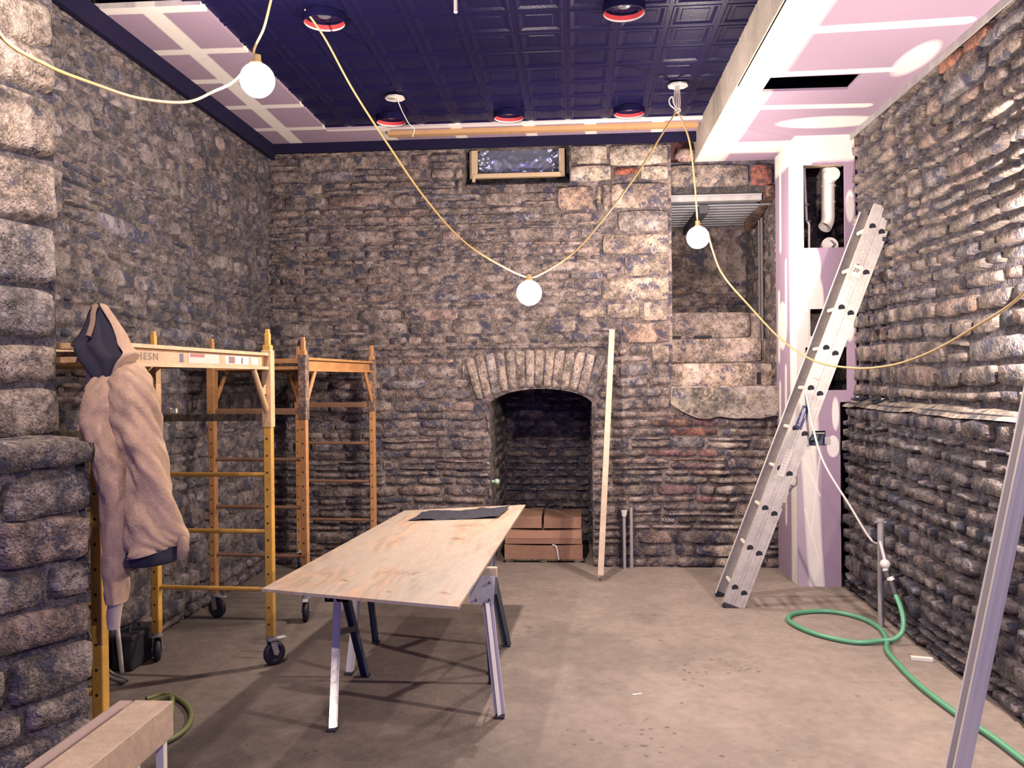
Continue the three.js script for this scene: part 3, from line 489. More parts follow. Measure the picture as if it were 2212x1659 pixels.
// window at the top of the back wall
{
  const w = struct('window_1', [0, 0, ZB]), wood = std({ color: C(0.50, 0.36, 0.22), roughness: 0.6 });
  part(w, 'window_frame', merge([rbox(0.056, 0.24, 0.05, 0.006, -0.866, 3.51, -0.10), rbox(0.78, 0.038, 0.06, 0.006, -0.49, 3.405, -0.10), box(0.03, 0.24, 0.05, -0.895, 3.51, -0.14), box(0.05, 0.24, 0.05, -0.10, 3.51, -0.11), box(0.025, 0.05, 0.03, -0.872, 3.375, -0.09)]), wood);
  const g = new THREE.PlaneGeometry(0.72, 0.25, 60, 26), p = g.attributes.position; for (let i = 0; i < p.count; i++) { const x = p.getX(i), y = p.getY(i), e = Math.max(sstep(0.24, 0.36, Math.abs(x)), sstep(0.06, 0.12, -y)); p.setZ(i, (0.003 + 0.028 * e) * (vnoise(x * 26, y * 22) + 0.7 * vnoise(x * 60, y * 48))); } g.computeVertexNormals();
  part(w, 'window_plastic', g.translate(-0.48, 3.52, -0.16), std({ color: C(0.30, 0.33, 0.45), metalness: 0.7, roughness: 0.16 }));
  part(w, 'window_surround', merge([box(0.95, 0.5, 0.04, -0.49, 3.47, -0.24), box(0.93, 0.08, 0.22, -0.49, 3.285, -0.14)]), std({ color: C(0.16, 0.135, 0.14), roughness: 1, map: scaled(stoneMap, 1.5), bumpMap: scaled(stoneBump, 1.5), bumpScale: 0.03 }));
}

// ================================================================ lights
function workLight(name, label, [x, y, z], up, candela = LAMP_CANDELA) {
  const t = thing(name, label, 'light bulb', [x, y, z], 0, 'bare work lights on the yellow cord');
  const g = new THREE.SphereGeometry(0.083, 32, 24), p = g.attributes.position; for (let i = 0; i < p.count; i++) { const a = Math.atan2(p.getZ(i), p.getX(i)), k = 1 + 0.03 * Math.cos(a * 5) * sstep(0.0, -0.08, p.getY(i)); p.setXYZ(i, p.getX(i) * k, p.getY(i), p.getZ(i) * k); }
  const bulb = part(t, 'bulb_globe', g, std({ color: C(1, 0.95, 0.88), emissive: C(1, 0.97, 0.88), emissiveIntensity: 2.2, roughness: 0.6 }));
  bulb.castShadow = false;
  if (up) part(t, 'lamp_socket', merge([cyl(0.018, 0.05, 0, 0.095, 0, 14), cyl(0.024, 0.02, 0, 0.077, 0, 14)]), M.cord);
  const l = new THREE.PointLight(LAMP_COLOR, candela, 0, 2); l.name = 'lamp_light'; l.castShadow = true; l.shadow.radius = 1.5; l.shadow.mapSize.set(2048, 2048); l.shadow.bias = -0.002; t.add(l);
}
workLight('work_light', 'glowing work bulb in front of the purple ceiling border, upper left', [-1.516, 3.075, -4.05], true, 9.5);
workLight('work_light', 'glowing work bulb hanging above the fireplace arch in the middle', [-0.296, 2.182, -5.6], true, 19);
workLight('work_light', 'glowing work bulb in front of the recess with the metal deck', [0.905, 2.645, -6.38], true);
workLight('work_light', 'glowing work bulb close to the right stone wall above the ledge', [1.985, 2.10, -3.73], true, 30);
workLight('work_light', 'glowing work bulb hung beside the near stone jamb on the left', [-1.5, 2.78, -2.25], true, 8.5);

workLight('work_light', 'glowing work bulb hung overhead nearest the viewer, above the edge of the picture', [0.45, 2.62, -0.75], true, 15);
const CORDS = 'yellow cord swags of the work lights';
function cordThing(label, runs) { const t = thing('light_cord', label, 'cord', [0, 0, 0], 0, CORDS); for (const r of runs) part(t, 'cord_run', tube(r, 0.0065, 70, 8), M.cord); return t; }
cordThing('yellow cord swag from the left stone jamb to the upper left bulb and ceiling', [
  [[-1.5, 2.88, -2.25], [-1.62, 2.76, -2.32], [-1.737, 2.685, -2.5], [-1.732, 2.673, -2.72], [-1.707, 2.69, -2.95], [-1.692, 2.734, -3.25], [-1.658, 2.831, -3.6], [-1.651, 2.958, -3.85], [-1.621, 3.07, -4.03], [-1.55, 3.16, -4.05], [-1.516, 3.175, -4.05]],
  [[-1.516, 3.175, -4.05], [-1.533, 3.21, -4.05], [-1.463, 3.305, -4.0], [-1.409, 3.413, -3.95], [-1.33, 3.58, -3.88], [-1.27, 3.722, -3.84]]]);
cordThing('long yellow cord carrying the middle bulb, from the black ceiling to the white tie', [
  [[-1.505, 3.725, -4.76], [-1.42, 3.596, -4.85], [-1.287, 3.333, -4.95], [-1.104, 3.03, -5.1], [-0.904, 2.73, -5.22], [-0.694, 2.491, -5.35], [-0.447, 2.34, -5.5], [-0.327, 2.29, -5.58], [-0.296, 2.285, -5.6]],
  [[-0.296, 2.285, -5.6], [-0.259, 2.29, -5.62], [-0.001, 2.459, -5.72], [0.219, 2.718, -5.82], [0.448, 3.039, -5.95], [0.621, 3.324, -6.08], [0.733, 3.508, -6.15]]]);
cordThing('yellow cord carrying the right bulb, sagging in front of the ladder', [
  [[0.733, 3.508, -6.15], [0.76, 3.46, -6.155], [0.818, 3.31, -6.17], [0.868, 3.06, -6.28], [0.905, 2.735, -6.38]],
  [[0.905, 2.735, -6.38], [0.97, 2.68, -6.36], [0.992, 2.575, -6.32], [1.045, 2.36, -6.2], [1.189, 2.099, -5.95], [1.368, 1.86, -5.8], [1.522, 1.717, -5.6], [1.674, 1.668, -5.35], [1.751, 1.675, -4.95], [1.774, 1.727, -4.5], [1.757, 1.824, -3.95], [1.80, 1.945, -3.60], [1.87, 2.06, -3.60], [1.94, 2.17, -3.68], [1.985, 2.20, -3.73]]]);

// ================================================================ ceiling fittings
{
  const ringGeo = new THREE.LatheGeometry([[0.1153, 0.0015], [0.1150, 0.012]].map((p) => V2(...p)), 48), redGeo = new THREE.LatheGeometry([[0.1150, 0.012], [0.1146, 0.038]].map((p) => V2(...p)), 48), canGeo = new THREE.LatheGeometry([[0.1146, 0.038], [0.1140, 0.047], [0.0, 0.047]].map((p) => V2(...p)), 40);
  const shellGeo = new THREE.LatheGeometry([[0.1215, 0.048], [0.1215, 0.002], [0.120, 0], [0.1160, 0.0], [0.1153, 0.0015]].map((p) => V2(...p)), 48), lampGeo = new THREE.SphereGeometry(0.04, 20, 10, 0, 6.3, 1.57, 1.57).scale(1, 0.35, 1).translate(0, 0.047, 0);
  const base = thing('recessed_ring', 'round ceiling cutout with red rim and white lip, far left beside the long yellow cord', 'ceiling light', [-1.417, CEIL - 0.048, -4.85], 0, 'red rimmed light cutouts in the black ceiling');
  part(base, 'white_lip', ringGeo, std({ color: C(0.95, 0.86, 0.80), roughness: 0.5, side: THREE.DoubleSide })); part(base, 'red_rim', redGeo, std({ color: C(0.75, 0.07, 0.08), roughness: 0.5, side: THREE.DoubleSide })); part(base, 'black_can', canGeo, M.black); part(base, 'black_shell', shellGeo, M.black); part(base, 'lamp_glass', lampGeo, std({ color: C(0.12, 0.12, 0.15), roughness: 0.3 }));
  const put = (x, z, label, dirty) => { const c = base.clone(); c.name = numbered('recessed_ring'); c.position.set(x, CEIL - 0.048, z); c.userData = { ...base.userData, label }; scene.add(c); };
  put(-1.441, -6.76, 'round ceiling cutout with red rim behind the dangling white wire'); put(-0.502, -6.755, 'round ceiling cutout with red rim, in the middle of the far row'); put(0.437, -6.75, 'round ceiling cutout with red rim nearest the white tie, far row'); put(0.293, -4.885, 'large round ceiling cutout with red rim at the top edge beside the pressed panels');
}
{
  const disc = new THREE.CylinderGeometry(0.072, 0.074, 0.012, 8);
  const a = thing('ceiling_box_cover', 'white round ceiling box cover with one thin wire dangling from it', 'cover plate', [-1.306, CEIL - 0.02, -6.26], 0.3, 'white ceiling box covers');
  part(a, 'plate', disc, M.whitePlastic); part(a, 'knockout', new THREE.CylinderGeometry(0.03, 0.03, 0.004, 16).translate(-0.03, -0.008, 0.01), M.galv);
  const b = thing('ceiling_box_cover', 'white round ceiling box cover that holds the cord tie', 'cover plate', [0.748, CEIL - 0.02, -6.2], 0.1, 'white ceiling box covers');
  part(b, 'plate', disc, M.whitePlastic);
  solo('dangling_wire', 'thin white wire dangling from the left ceiling box cover', 'wire', tube([[-1.29, 3.695, -6.26], [-1.285, 3.66, -6.36], [-1.29, 3.655, -6.5], [-1.275, 3.62, -6.62], [-1.25, 3.60, -6.72], [-1.27, 3.55, -6.74]], 0.004, 40, 6), M.whiteWire);
  const t = thing('cord_tie', 'knotted white wires tying up the cord below the right ceiling box cover', 'wire tie', [0.737, 3.50, -6.15]);
  for (const dx of [-0.018, -0.005, 0.008, 0.02]) part(t, 'wire_strand', tube([[dx * 0.6 + 0.005, 0.20, -0.04], [dx, 0.12, -0.02], [dx * 0.9, 0.04, 0], [dx * 0.4, 0.0, 0]], 0.0045, 20, 6), M.whiteWire);
  part(t, 'knot', new THREE.TorusKnotGeometry(0.013, 0.006, 60, 8).translate(0, 0.01, 0), M.whiteWire);
  part(t, 'wire_loop', tube([[0, 0.01, 0], [-0.05, 0.05, 0.0], [-0.055, 0.09, 0], [-0.035, 0.105, 0.005], [-0.025, 0.06, 0], [0, 0.015, 0]], 0.0055, 40, 6), M.whiteWire);
  solo('wire_nut', 'small cream wire end poking out of the black ceiling at the top edge', 'wire', merge([cyl(0.010, 0.07, 0, 0, 0), new THREE.SphereGeometry(0.012, 12, 8).translate(0, -0.035, 0)]), M.whitePlastic, [-0.64, 3.69, -4.72]);
}
// rough lumber along the far drywall border
{
  const lumber = std({ color: C(0.62, 0.46, 0.30), roughness: 0.8, map: canvasTex(1024, 64, (g, w, h) => { g.fillStyle = '#f0ddc0'; g.fillRect(0, 0, w, h); const R = rng(3); for (let i = 0; i < 60; i++) { g.strokeStyle = 'rgba(150,100,60,' + (0.06 + R() * 0.14) + ')'; g.lineWidth = 1 + R() * 2; g.beginPath(); const y = R() * h; g.moveTo(0, y); g.bezierCurveTo(300, y + 8 * (R() - 0.5), 700, y + 10 * (R() - 0.5), w, y); g.stroke(); } for (let i = 0; i < 12; i++) { g.fillStyle = 'rgba(110,60,35,0.7)'; g.beginPath(); g.ellipse(R() * w, R() * h, 6, 3, 0, 0, 7); g.fill(); } }) });
  solo('ceiling_lumber', 'long pale pine board fixed along the far edge of the black ceiling', 'board', fitUV(new RoundedBoxGeometry(2.56, 0.035, 0.085, 2, 0.004), 'x', -1.28, 1.28, 'z', -0.0425, 0.0425), lumber, [-0.265, 3.683, -7.11]);
}

// ================================================================ scaffolds
function caster(t, x, z, turn) {
  const c = new THREE.Group(); c.name = numbered('caster'); c.position.set(x, 0, z); c.rotation.y = turn; t.add(c);
  part(c, 'wheel', merge([new THREE.TorusGeometry(0.048, 0.02, 12, 28).rotateY(Math.PI / 2).translate(0, 0.068, 0.02), cylX(0.05, 0.03, 0, 0.068, 0.02, 24)]), M.rubber);
  part(c, 'fork', merge([bar([-0.027, 0.068, 0.02], [-0.022, 0.15, 0], 0.004, 0.035), bar([0.027, 0.068, 0.02], [0.022, 0.15, 0], 0.004, 0.035), box(0.06, 0.006, 0.06, 0, 0.152, 0), cylX(0.009, 0.065, 0, 0.068, 0.02), cyl(0.026, 0.02, 0, 0.163, 0)]), M.galv);
  part(c, 'brake_pedal', rbox(0.035, 0.008, 0.06, 0.003, 0, 0.148, 0.06), M.steel);
}
function scaffold(label, [x, z], yaw, W, L, mats, nearLeft) {
  const t = thing('scaffold', label, 'scaffold', [x, 0, z], yaw, 'yellow rolling scaffolds by the left wall');  // origin: near right post
  const posts = [[0, 0], [-W, 0], [0, -L], [-W, -L]], S = 0.046;
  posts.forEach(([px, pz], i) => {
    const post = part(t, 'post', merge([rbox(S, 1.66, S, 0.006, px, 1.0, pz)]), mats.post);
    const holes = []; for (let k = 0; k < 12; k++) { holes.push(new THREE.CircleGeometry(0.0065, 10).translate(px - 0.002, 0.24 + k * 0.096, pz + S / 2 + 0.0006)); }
    const h = shade(new THREE.Mesh(mergeGeometries(holes), M.hole)); h.name = numbered('peg_hole_discs'); h.userData.kind = 'stuff'; post.add(h);  // flat dark discs painted for the shade inside peg holes
    part(t, 'post_pin', merge([rbox(0.03, 0.07, 0.03, 0.006, px, 1.862, pz), rbox(0.022, 0.03, 0.022, 0.004, px, 1.905, pz)]), mats.post);
    part(t, 'collar', rbox(0.058, 0.44, 0.058, 0.006, px, 1.58, pz), i === 2 || i === 0 ? mats.collar : mats.rail);
    part(t, 'lock_plate', merge([new THREE.CylinderGeometry(0.055, 0.055, 0.008, 24, 1, false, 0, Math.PI).rotateZ(Math.PI / 2).rotateX(px === 0 ? 0 : 0).translate(px, 1.55, pz + (pz === 0 ? -0.03 : 0.03)), new THREE.TorusGeometry(0.05, 0.007, 8, 24).rotateY(Math.PI / 2).translate(px, 1.55, pz + (pz === 0 ? -0.03 : 0.03))]), mats.rail);
    caster(t, px, pz, 0.3 + i * 1.1);
  });
  for (const pz of [0, -L]) { for (const y of [0.435, 0.765, 1.09]) part(t, 'rung', cylX(0.013, W, -W / 2, y, pz), mats.rung); part(t, 'ledger_angle', merge([box(W, 0.036, 0.006, -W / 2, 1.415, pz + 0.012), box(W, 0.006, 0.036, -W / 2, 1.435, pz - 0.004)]), mats.ledger);
    for (const y of [1.765, 1.712]) part(t, 'head_bar', box(W, 0.022, 0.03, -W / 2, y, pz), mats.rail); }
  for (const px of [0, -W]) {
    const o = px === 0 ? 1 : -1;      // channel opens outwards
    part(t, 'side_rail', merge([box(0.006, 0.088, L - 0.05, px - o * 0.015, 1.735, -L / 2), box(0.036, 0.016, L - 0.05, px, 1.775, -L / 2), box(0.036, 0.016, L - 0.05, px, 1.697, -L / 2)]), mats.rail);
    for (const [a, b] of [[-0.02, -0.20], [-L + 0.02, -L + 0.20]]) part(t, 'knee_brace', rod([px, 1.45, a], [px, 1.69, b], 0.016, 12), mats.rail);
  }
  part(t, 'deck_board', box(W - 0.07, 0.018, L - 0.06, -W / 2, 1.735, -L / 2), std({ color: C(0.22, 0.16, 0.11), roughness: 0.9, map: scaled(stoneMap, 1.5) }));
  return t;
}
const scafA = scaffold('yellow rolling scaffold nearest the camera, hooded coat hung on its corner', [-1.826, -3.16], -0.049, 0.69, 1.62, { post: M.yellow, collar: M.yellowWorn, rail: M.yellowWorn, rung: M.yellow, ledger: M.dustyBar });
const scafB = scaffold('orange worn rolling scaffold standing behind, against the back wall', [-1.834, -5.69], -0.075, 0.66, 1.5, { post: M.orange, collar: std({ color: C(0.42, 0.28, 0.22), roughness: 0.8, map: scaled(stoneMapClean, 3) }), rail: M.orange, rung: M.rust, ledger: M.rust });
{ // stickers on the near scaffold's right rail
  const st = std({ roughness: 0.6, transparent: true, map: canvasTex(512, 32, (g, w, h) => { g.clearRect(0, 0, w, h); g.fillStyle = '#7d5a3c'; g.font = 'bold 24px sans-serif'; g.fillText('HESN', 70, 25); g.fillStyle = '#4b3a6b'; g.fillRect(196, 6, 12, 22); g.fillStyle = '#e6cfc4'; g.fillRect(225, 2, 110, 28); g.fillStyle = '#b24a48'; g.fillRect(230, 4, 50, 9); g.fillStyle = '#f3e6dc'; g.fillRect(358, 3, 100, 26); g.fillStyle = '#8c5a58'; g.fillRect(372, 6, 26, 20); g.fillStyle = '#6c6066'; g.fillRect(424, 8, 8, 18); g.fillStyle = '#e9ddd4'; g.fillRect(468, 4, 34, 24); }) });
  const p = new THREE.PlaneGeometry(1.45, 0.056).rotateY(Math.PI / 2).translate(-0.0115, 1.735, -0.82); part(scafA, 'sticker_strip', p, st);
  const y = std({ color: C(0.75, 0.46, 0.08), roughness: 0.6 }); part(scafA, 'yellow_label', box(0.002, 0.035, 0.20, -0.69 + 0.020, 1.735, -0.9), y);
}
solo('plaster_scrap', 'white scrap of plaster lying on the dusty bar of the near scaffold', 'scrap', merge([bar([-0.06, 0.0, 0], [0.03, 0.022, 0.005], 0.012, 0.02), box(0.03, 0.025, 0.02, 0.045, 0.012, 0)]), M.whitePlastic, [-2.34, 1.447, -4.765]);

// ================================================================ coat on the scaffold corner
function loft(secs, n, fold = () => 0, open = null) {     // secs: [x, y, z, rx, rz, tilt]; closed rings joined into a skin
  const pos = [], uv = [], idx = [], m = 8, rows = [];
  const cr = (a, b, c, d, t) => 0.5 * (2 * b + (c - a) * t + (2 * a - 5 * b + 4 * c - d) * t * t + (3 * b - a - 3 * c + d) * t * t * t);
  for (let i = 0; i < secs.length - 1; i++) { const A = secs[Math.max(0, i - 1)], B = secs[i], Cc = secs[i + 1], D = secs[Math.min(secs.length - 1, i + 2)]; for (let k = 0; k < m; k++) rows.push(B.map((_, j) => cr(A[j] ?? 0, B[j] ?? 0, Cc[j] ?? 0, D[j] ?? 0, k / m))); }
  rows.push(secs[secs.length - 1]);
  rows.forEach((r, j) => { for (let i = 0; i <= n; i++) { const a = (open ? lerp(open[0], open[1](j / (rows.length - 1)), i / n) : i / n * Math.PI * 2), f = 1 + fold(a, j / (rows.length - 1), r); pos.push(r[0] + Math.cos(a) * r[3] * f, r[1] + (r[5] ?? 0) * Math.cos(a), r[2] + Math.sin(a) * r[4] * f); uv.push(i / n * 0.6, r[1]); } });
  for (let j = 0; j < rows.length - 1; j++) for (let i = 0; i < n; i++) { const a = j * (n + 1) + i, b = a + n + 1; idx.push(a, a + 1, b, a + 1, b + 1, b); }
  const g = new THREE.BufferGeometry(); g.setAttribute('position', new THREE.Float32BufferAttribute(pos, 3)); g.setAttribute('uv', new THREE.Float32BufferAttribute(uv, 2)); g.setIndex(idx); g.computeVertexNormals(); return g;
}
{
  const t = thing('hooded_coat', 'tan hooded work coat with dark lining hanging from the near scaffold post', 'coat', [-1.80, 0.8, -3.08]);
  const X = 1.80, Y = -0.8, Z = 3.08, S = (rows) => rows.map(([x, y, z, rx, rz, tl]) => [x + X, y + Y, z + Z, rx, rz, tl ?? 0]);
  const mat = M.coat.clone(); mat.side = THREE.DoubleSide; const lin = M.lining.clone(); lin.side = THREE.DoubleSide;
  const fold = (a, v, r) => 0.13 * Math.sin(a * 3 + v * 9) * v + 0.13 * vnoise(Math.cos(a) * 2.2 + v * 7, v * 10 + Math.sin(a) * 2) + 0.09 * vnoise(Math.cos(a) * 4 - v * 12, v * 20 + Math.sin(a) * 3) * sstep(0.02, 0.2, v);
  part(t, 'body', loft(S([[-1.70, 1.72, -3.10, 0.02, 0.02], [-1.675, 1.69, -3.09, 0.05, 0.05], [-1.65, 1.65, -3.075, 0.072, 0.068], [-1.637, 1.582, -3.06, 0.085, 0.085], [-1.623, 1.497, -3.055, 0.093, 0.088], [-1.608, 1.412, -3.05, 0.094, 0.09], [-1.59, 1.328, -3.05, 0.092, 0.085], [-1.568, 1.226, -3.05, 0.090, 0.085], [-1.552, 1.124, -3.05, 0.094, 0.088], [-1.544, 1.04, -3.05, 0.103, 0.09, 0.02], [-1.547, 0.999, -3.05, 0.101, 0.09, 0.026]]), 56, fold), mat);
  part(t, 'lining', loft(S([[-1.60, 1.40, -3.06, 0.06, 0.06], [-1.563, 1.087, -3.05, 0.086, 0.076], [-1.558, 0.985, -3.05, 0.097, 0.086, 0.012], [-1.568, 0.955, -3.05, 0.092, 0.075, 0.008], [-1.575, 0.956, -3.05, 0.03, 0.03], [-1.575, 0.957, -3.05, 0.002, 0.002]]), 48), lin, 'dark lining showing below the hem');
  part(t, 'hem_tab', loft(S([[-1.452, 1.075, -3.04, 0.010, 0.010], [-1.440, 1.04, -3.04, 0.020, 0.014], [-1.438, 1.005, -3.04, 0.022, 0.015], [-1.450, 0.972, -3.04, 0.008, 0.008]]), 20), mat);
  const sf = (a, v) => 0.11 * Math.sin(a * 2 + v * 11) + 0.14 * vnoise(Math.cos(a) * 2.5 + v * 9, v * 14 + Math.sin(a) * 2) + 0.08 * vnoise(Math.cos(a) * 4 + v * 20, v * 30);
  part(t, 'sleeve', loft(S([[-1.735, 1.67, -3.08, 0.02, 0.02], [-1.725, 1.64, -3.06, 0.048, 0.05], [-1.722, 1.583, -3.03, 0.060, 0.068], [-1.722, 1.5, -3.02, 0.065, 0.07], [-1.708, 1.416, -3.01, 0.069, 0.07], [-1.689, 1.332, -3.0, 0.064, 0.066], [-1.676, 1.231, -3.0, 0.053, 0.06], [-1.672, 1.131, -3.01, 0.048, 0.055], [-1.674, 0.997, -3.02, 0.047, 0.055], [-1.684, 0.896, -3.03, 0.041, 0.05], [-1.690, 0.815, -3.04, 0.034, 0.045]]), 40, sf), mat);
  part(t, 'cuff', loft(S([[-1.690, 0.83, -3.045, 0.030, 0.04], [-1.70, 0.80, -3.045, 0.026, 0.03], [-1.706, 0.76, -3.045, 0.025, 0.026], [-1.707, 0.715, -3.045, 0.022, 0.02]]), 24), std({ color: C(0.50, 0.38, 0.33), roughness: 0.95, side: THREE.DoubleSide }), 'pale knitted cuff');
  // hood: a draped cone with its opening facing left and front, dark lining filled solid to darken its shaded hollow
  const hf = (a, v) => 0.03 * Math.sin(a * 4 + v * 5) + 0.05 * vnoise(a * 3, v * 7), rows = S([[-1.787, 1.922, -3.12, 0.004, 0.004], [-1.785, 1.915, -3.12, 0.022, 0.03], [-1.785, 1.889, -3.12, 0.040, 0.045], [-1.778, 1.841, -3.12, 0.063, 0.062], [-1.775, 1.793, -3.11, 0.090, 0.075], [-1.770, 1.765, -3.10, 0.103, 0.085], [-1.745, 1.733, -3.09, 0.100, 0.09, 0.01], [-1.722, 1.708, -3.08, 0.092, 0.09, 0.022], [-1.712, 1.675, -3.07, 0.07, 0.08, 0.03], [-1.71, 1.645, -3.06, 0.045, 0.06, 0.02]]);
  const a1 = (v) => 1.05 - 0.5 * sstep(0.05, 0.35, v) + 0.4 * sstep(0.65, 1, v);
  part(t, 'hood', loft(rows, 64, hf, [-3.55, a1]), mat);
  part(t, 'hood_dark_fill', loft(rows.map(([x, y, z, a, b, c]) => [x - 0.008, y - 0.006, z - 0.008, a * 0.9, b * 0.8, c]), 64, (a, v) => hf(a, v) + 0.10 * Math.sin(a * 5 + v * 2) * sstep(0, 0.3, v)), lin, 'dark lining as a near-black solid for the shaded hollow of the hood');
  const rim2 = []; rows.slice(1, 5).forEach((r, i) => { const a = 1.62 + i * 0.04; rim2.push([r[0] + Math.cos(a) * r[3] * 0.9, r[1], r[2] + Math.sin(a) * r[4] * 0.92]); }); part(t, 'hood_fold', tube(rim2, 0.010, 30, 8), mat);
}

// ================================================================ plywood on sawhorses
{
  // the sheet is slightly warped: four corner heights
  const NL = [-1.341, 0.739, -3.562], NR = [-0.491, 0.682, -3.516], FR = [-0.355, 0.748, -5.953], FL = [-1.214, 0.700, -5.998], nx = 12, nz = 30, pos = [], uv = [], idx = [], T = 0.013;
  for (const k of [0, 1]) for (let j = 0; j <= nz; j++) for (let i = 0; i <= nx; i++) { const a = i / nx, b = j / nz, cut = k === 2 ? 0 : 0; const P = [0, 1, 2].map((c) => lerp(lerp(NL[c], NR[c], a), lerp(FL[c], FR[c], a), b)); pos.push(P[0], P[1] - k * T, P[2]); uv.push(a, b); }
  const W = nx + 1, O = W * (nz + 1); for (let j = 0; j < nz; j++) for (let i = 0; i < nx; i++) { const a = j * W + i; idx.push(a, a + 1, a + W, a + 1, a + W + 1, a + W, O + a, O + a + W, O + a + 1, O + a + 1, O + a + W, O + a + W + 1); }
  const edge = []; for (let i = 0; i < nx; i++) edge.push([i, i + 1]); for (let j = 0; j < nz; j++) edge.push([j * W + nx, (j + 1) * W + nx]); for (let i = nx; i > 0; i--) edge.push([nz * W + i, nz * W + i - 1]); for (let j = nz; j > 0; j--) edge.push([j * W, (j - 1) * W]);
  for (const [a, b] of edge) { idx.push(a, O + a, b, b, O + a, O + b); }
  let g = new THREE.BufferGeometry(); g.setAttribute('position', new THREE.Float32BufferAttribute(pos, 3)); g.setAttribute('uv', new THREE.Float32BufferAttribute(uv, 2)); g.setIndex(idx); g = g.toNonIndexed(); g.computeVertexNormals();
  const ply = canvasTex(720, 1900, (c, w, h) => {
    const img = c.createImageData(w, h);
    for (let y = 0; y < h; y++) for (let x = 0; x < w; x++) {
      const n1 = NA[(((y * 0.22) | 0) & 1023) * 1024 + ((x * 0.8) & 1023)], n2 = NE[(((y * 0.3) | 0) & 1023) * 1024 + ((x * 1.1) & 1023)], n3 = NC[(((y * 0.25) | 0) & 1023) * 1024 + ((x * 1.4) & 1023)];
      const rings = Math.sin((n1 * 26 + x * 0.006 + n2 * 4) * 2.2); let k = 0.90 + 0.055 * rings * sstep(0.4, 0.6, n2) + 0.10 * (n1 - 0.5) + 0.10 * (n3 - 0.5);
      const warm = sstep(0.5, 0.8, rings * 0.5 + 0.5) * 0.03 + 0.05 * sstep(0.5, 0.7, n2), i = (y * w + x) * 4; img.data[i] = clamp(k * 250, 0, 255); img.data[i + 1] = clamp((k - warm) * 236, 0, 255); img.data[i + 2] = clamp((k - warm * 1.8) * 217, 0, 255); img.data[i + 3] = 255;
    }
    c.putImageData(img, 0, 0);
    const knot = (x, y, r) => { for (let k = 5; k > 0; k--) { c.fillStyle = 'rgba(165,95,45,' + 0.12 + ')'; c.beginPath(); c.ellipse(x, y, r * k * 0.9, r * k * 0.5, 0.4, 0, 7); c.fill(); } c.strokeStyle = 'rgba(95,45,20,0.85)'; c.lineWidth = 3; c.beginPath(); c.arc(x, y, r * 0.8, 2.2, 5.6); c.stroke(); };
    knot(500, 880, 11); knot(640, 1760, 7); knot(440, 1800, 4); knot(240, 1700, 6);
    c.font = 'italic bold 54px sans-serif'; c.fillStyle = 'rgba(120,70,30,0.5)'; for (const [x, y, s] of [[500, 560, 'LHR 3'], [420, 1530, 'L13 R'], [560, 330, 'AMR']]) { c.save(); c.translate(x, y); c.transform(1, 0, -0.5, 1, 0, 0); c.fillText(s, -80, 20); c.strokeStyle = 'rgba(120,70,30,0.35)'; c.lineWidth = 3; c.strokeRect(-90, -38, 190, 70); c.restore(); }
  });
  solo('plywood_sheet', 'long sheet of pale plywood lying across the two metal sawhorses', 'plywood', g, std({ color: C(0.60, 0.55, 0.54), roughness: 0.6, map: ply, side: THREE.DoubleSide }));
  // black cloth near the far end
  const N = 40, K = 14, cp = [], ci = []; for (let j = 0; j <= K; j++) for (let i = 0; i <= N; i++) { const a = i / N, b = j / K; let x = lerp(lerp(-1.085, -0.500, a), lerp(-1.04, -0.455, a), b), z = lerp(-5.46, -5.80 - 0.02 * a, b) + 0.02 * vnoise(a * 9, b * 3) * b; const u = (x + 1.3) / 0.95; const y = lerp(lerp(0.702, 0.735, u), lerp(0.700, 0.748, u), b); cp.push(x, y + 0.010 + 0.008 * vnoise(a * 12, b * 6) + 0.012 * b * sstep(0.2, 0.9, vnoise(a * 7, 3)), z); }
  for (let j = 0; j < K; j++) for (let i = 0; i < N; i++) { const a = j * (N + 1) + i, b = a + N + 1; ci.push(a, a + 1, b, a + 1, b + 1, b); }
  const cg = new THREE.BufferGeometry(); cg.setAttribute('position', new THREE.Float32BufferAttribute(cp, 3)); cg.setIndex(ci); cg.computeVertexNormals();
  const bc = M.blackCloth.clone(); bc.side = THREE.DoubleSide; solo('black_cloth', 'black cloth strip spread across the far end of the plywood', 'cloth', cg, bc);
}
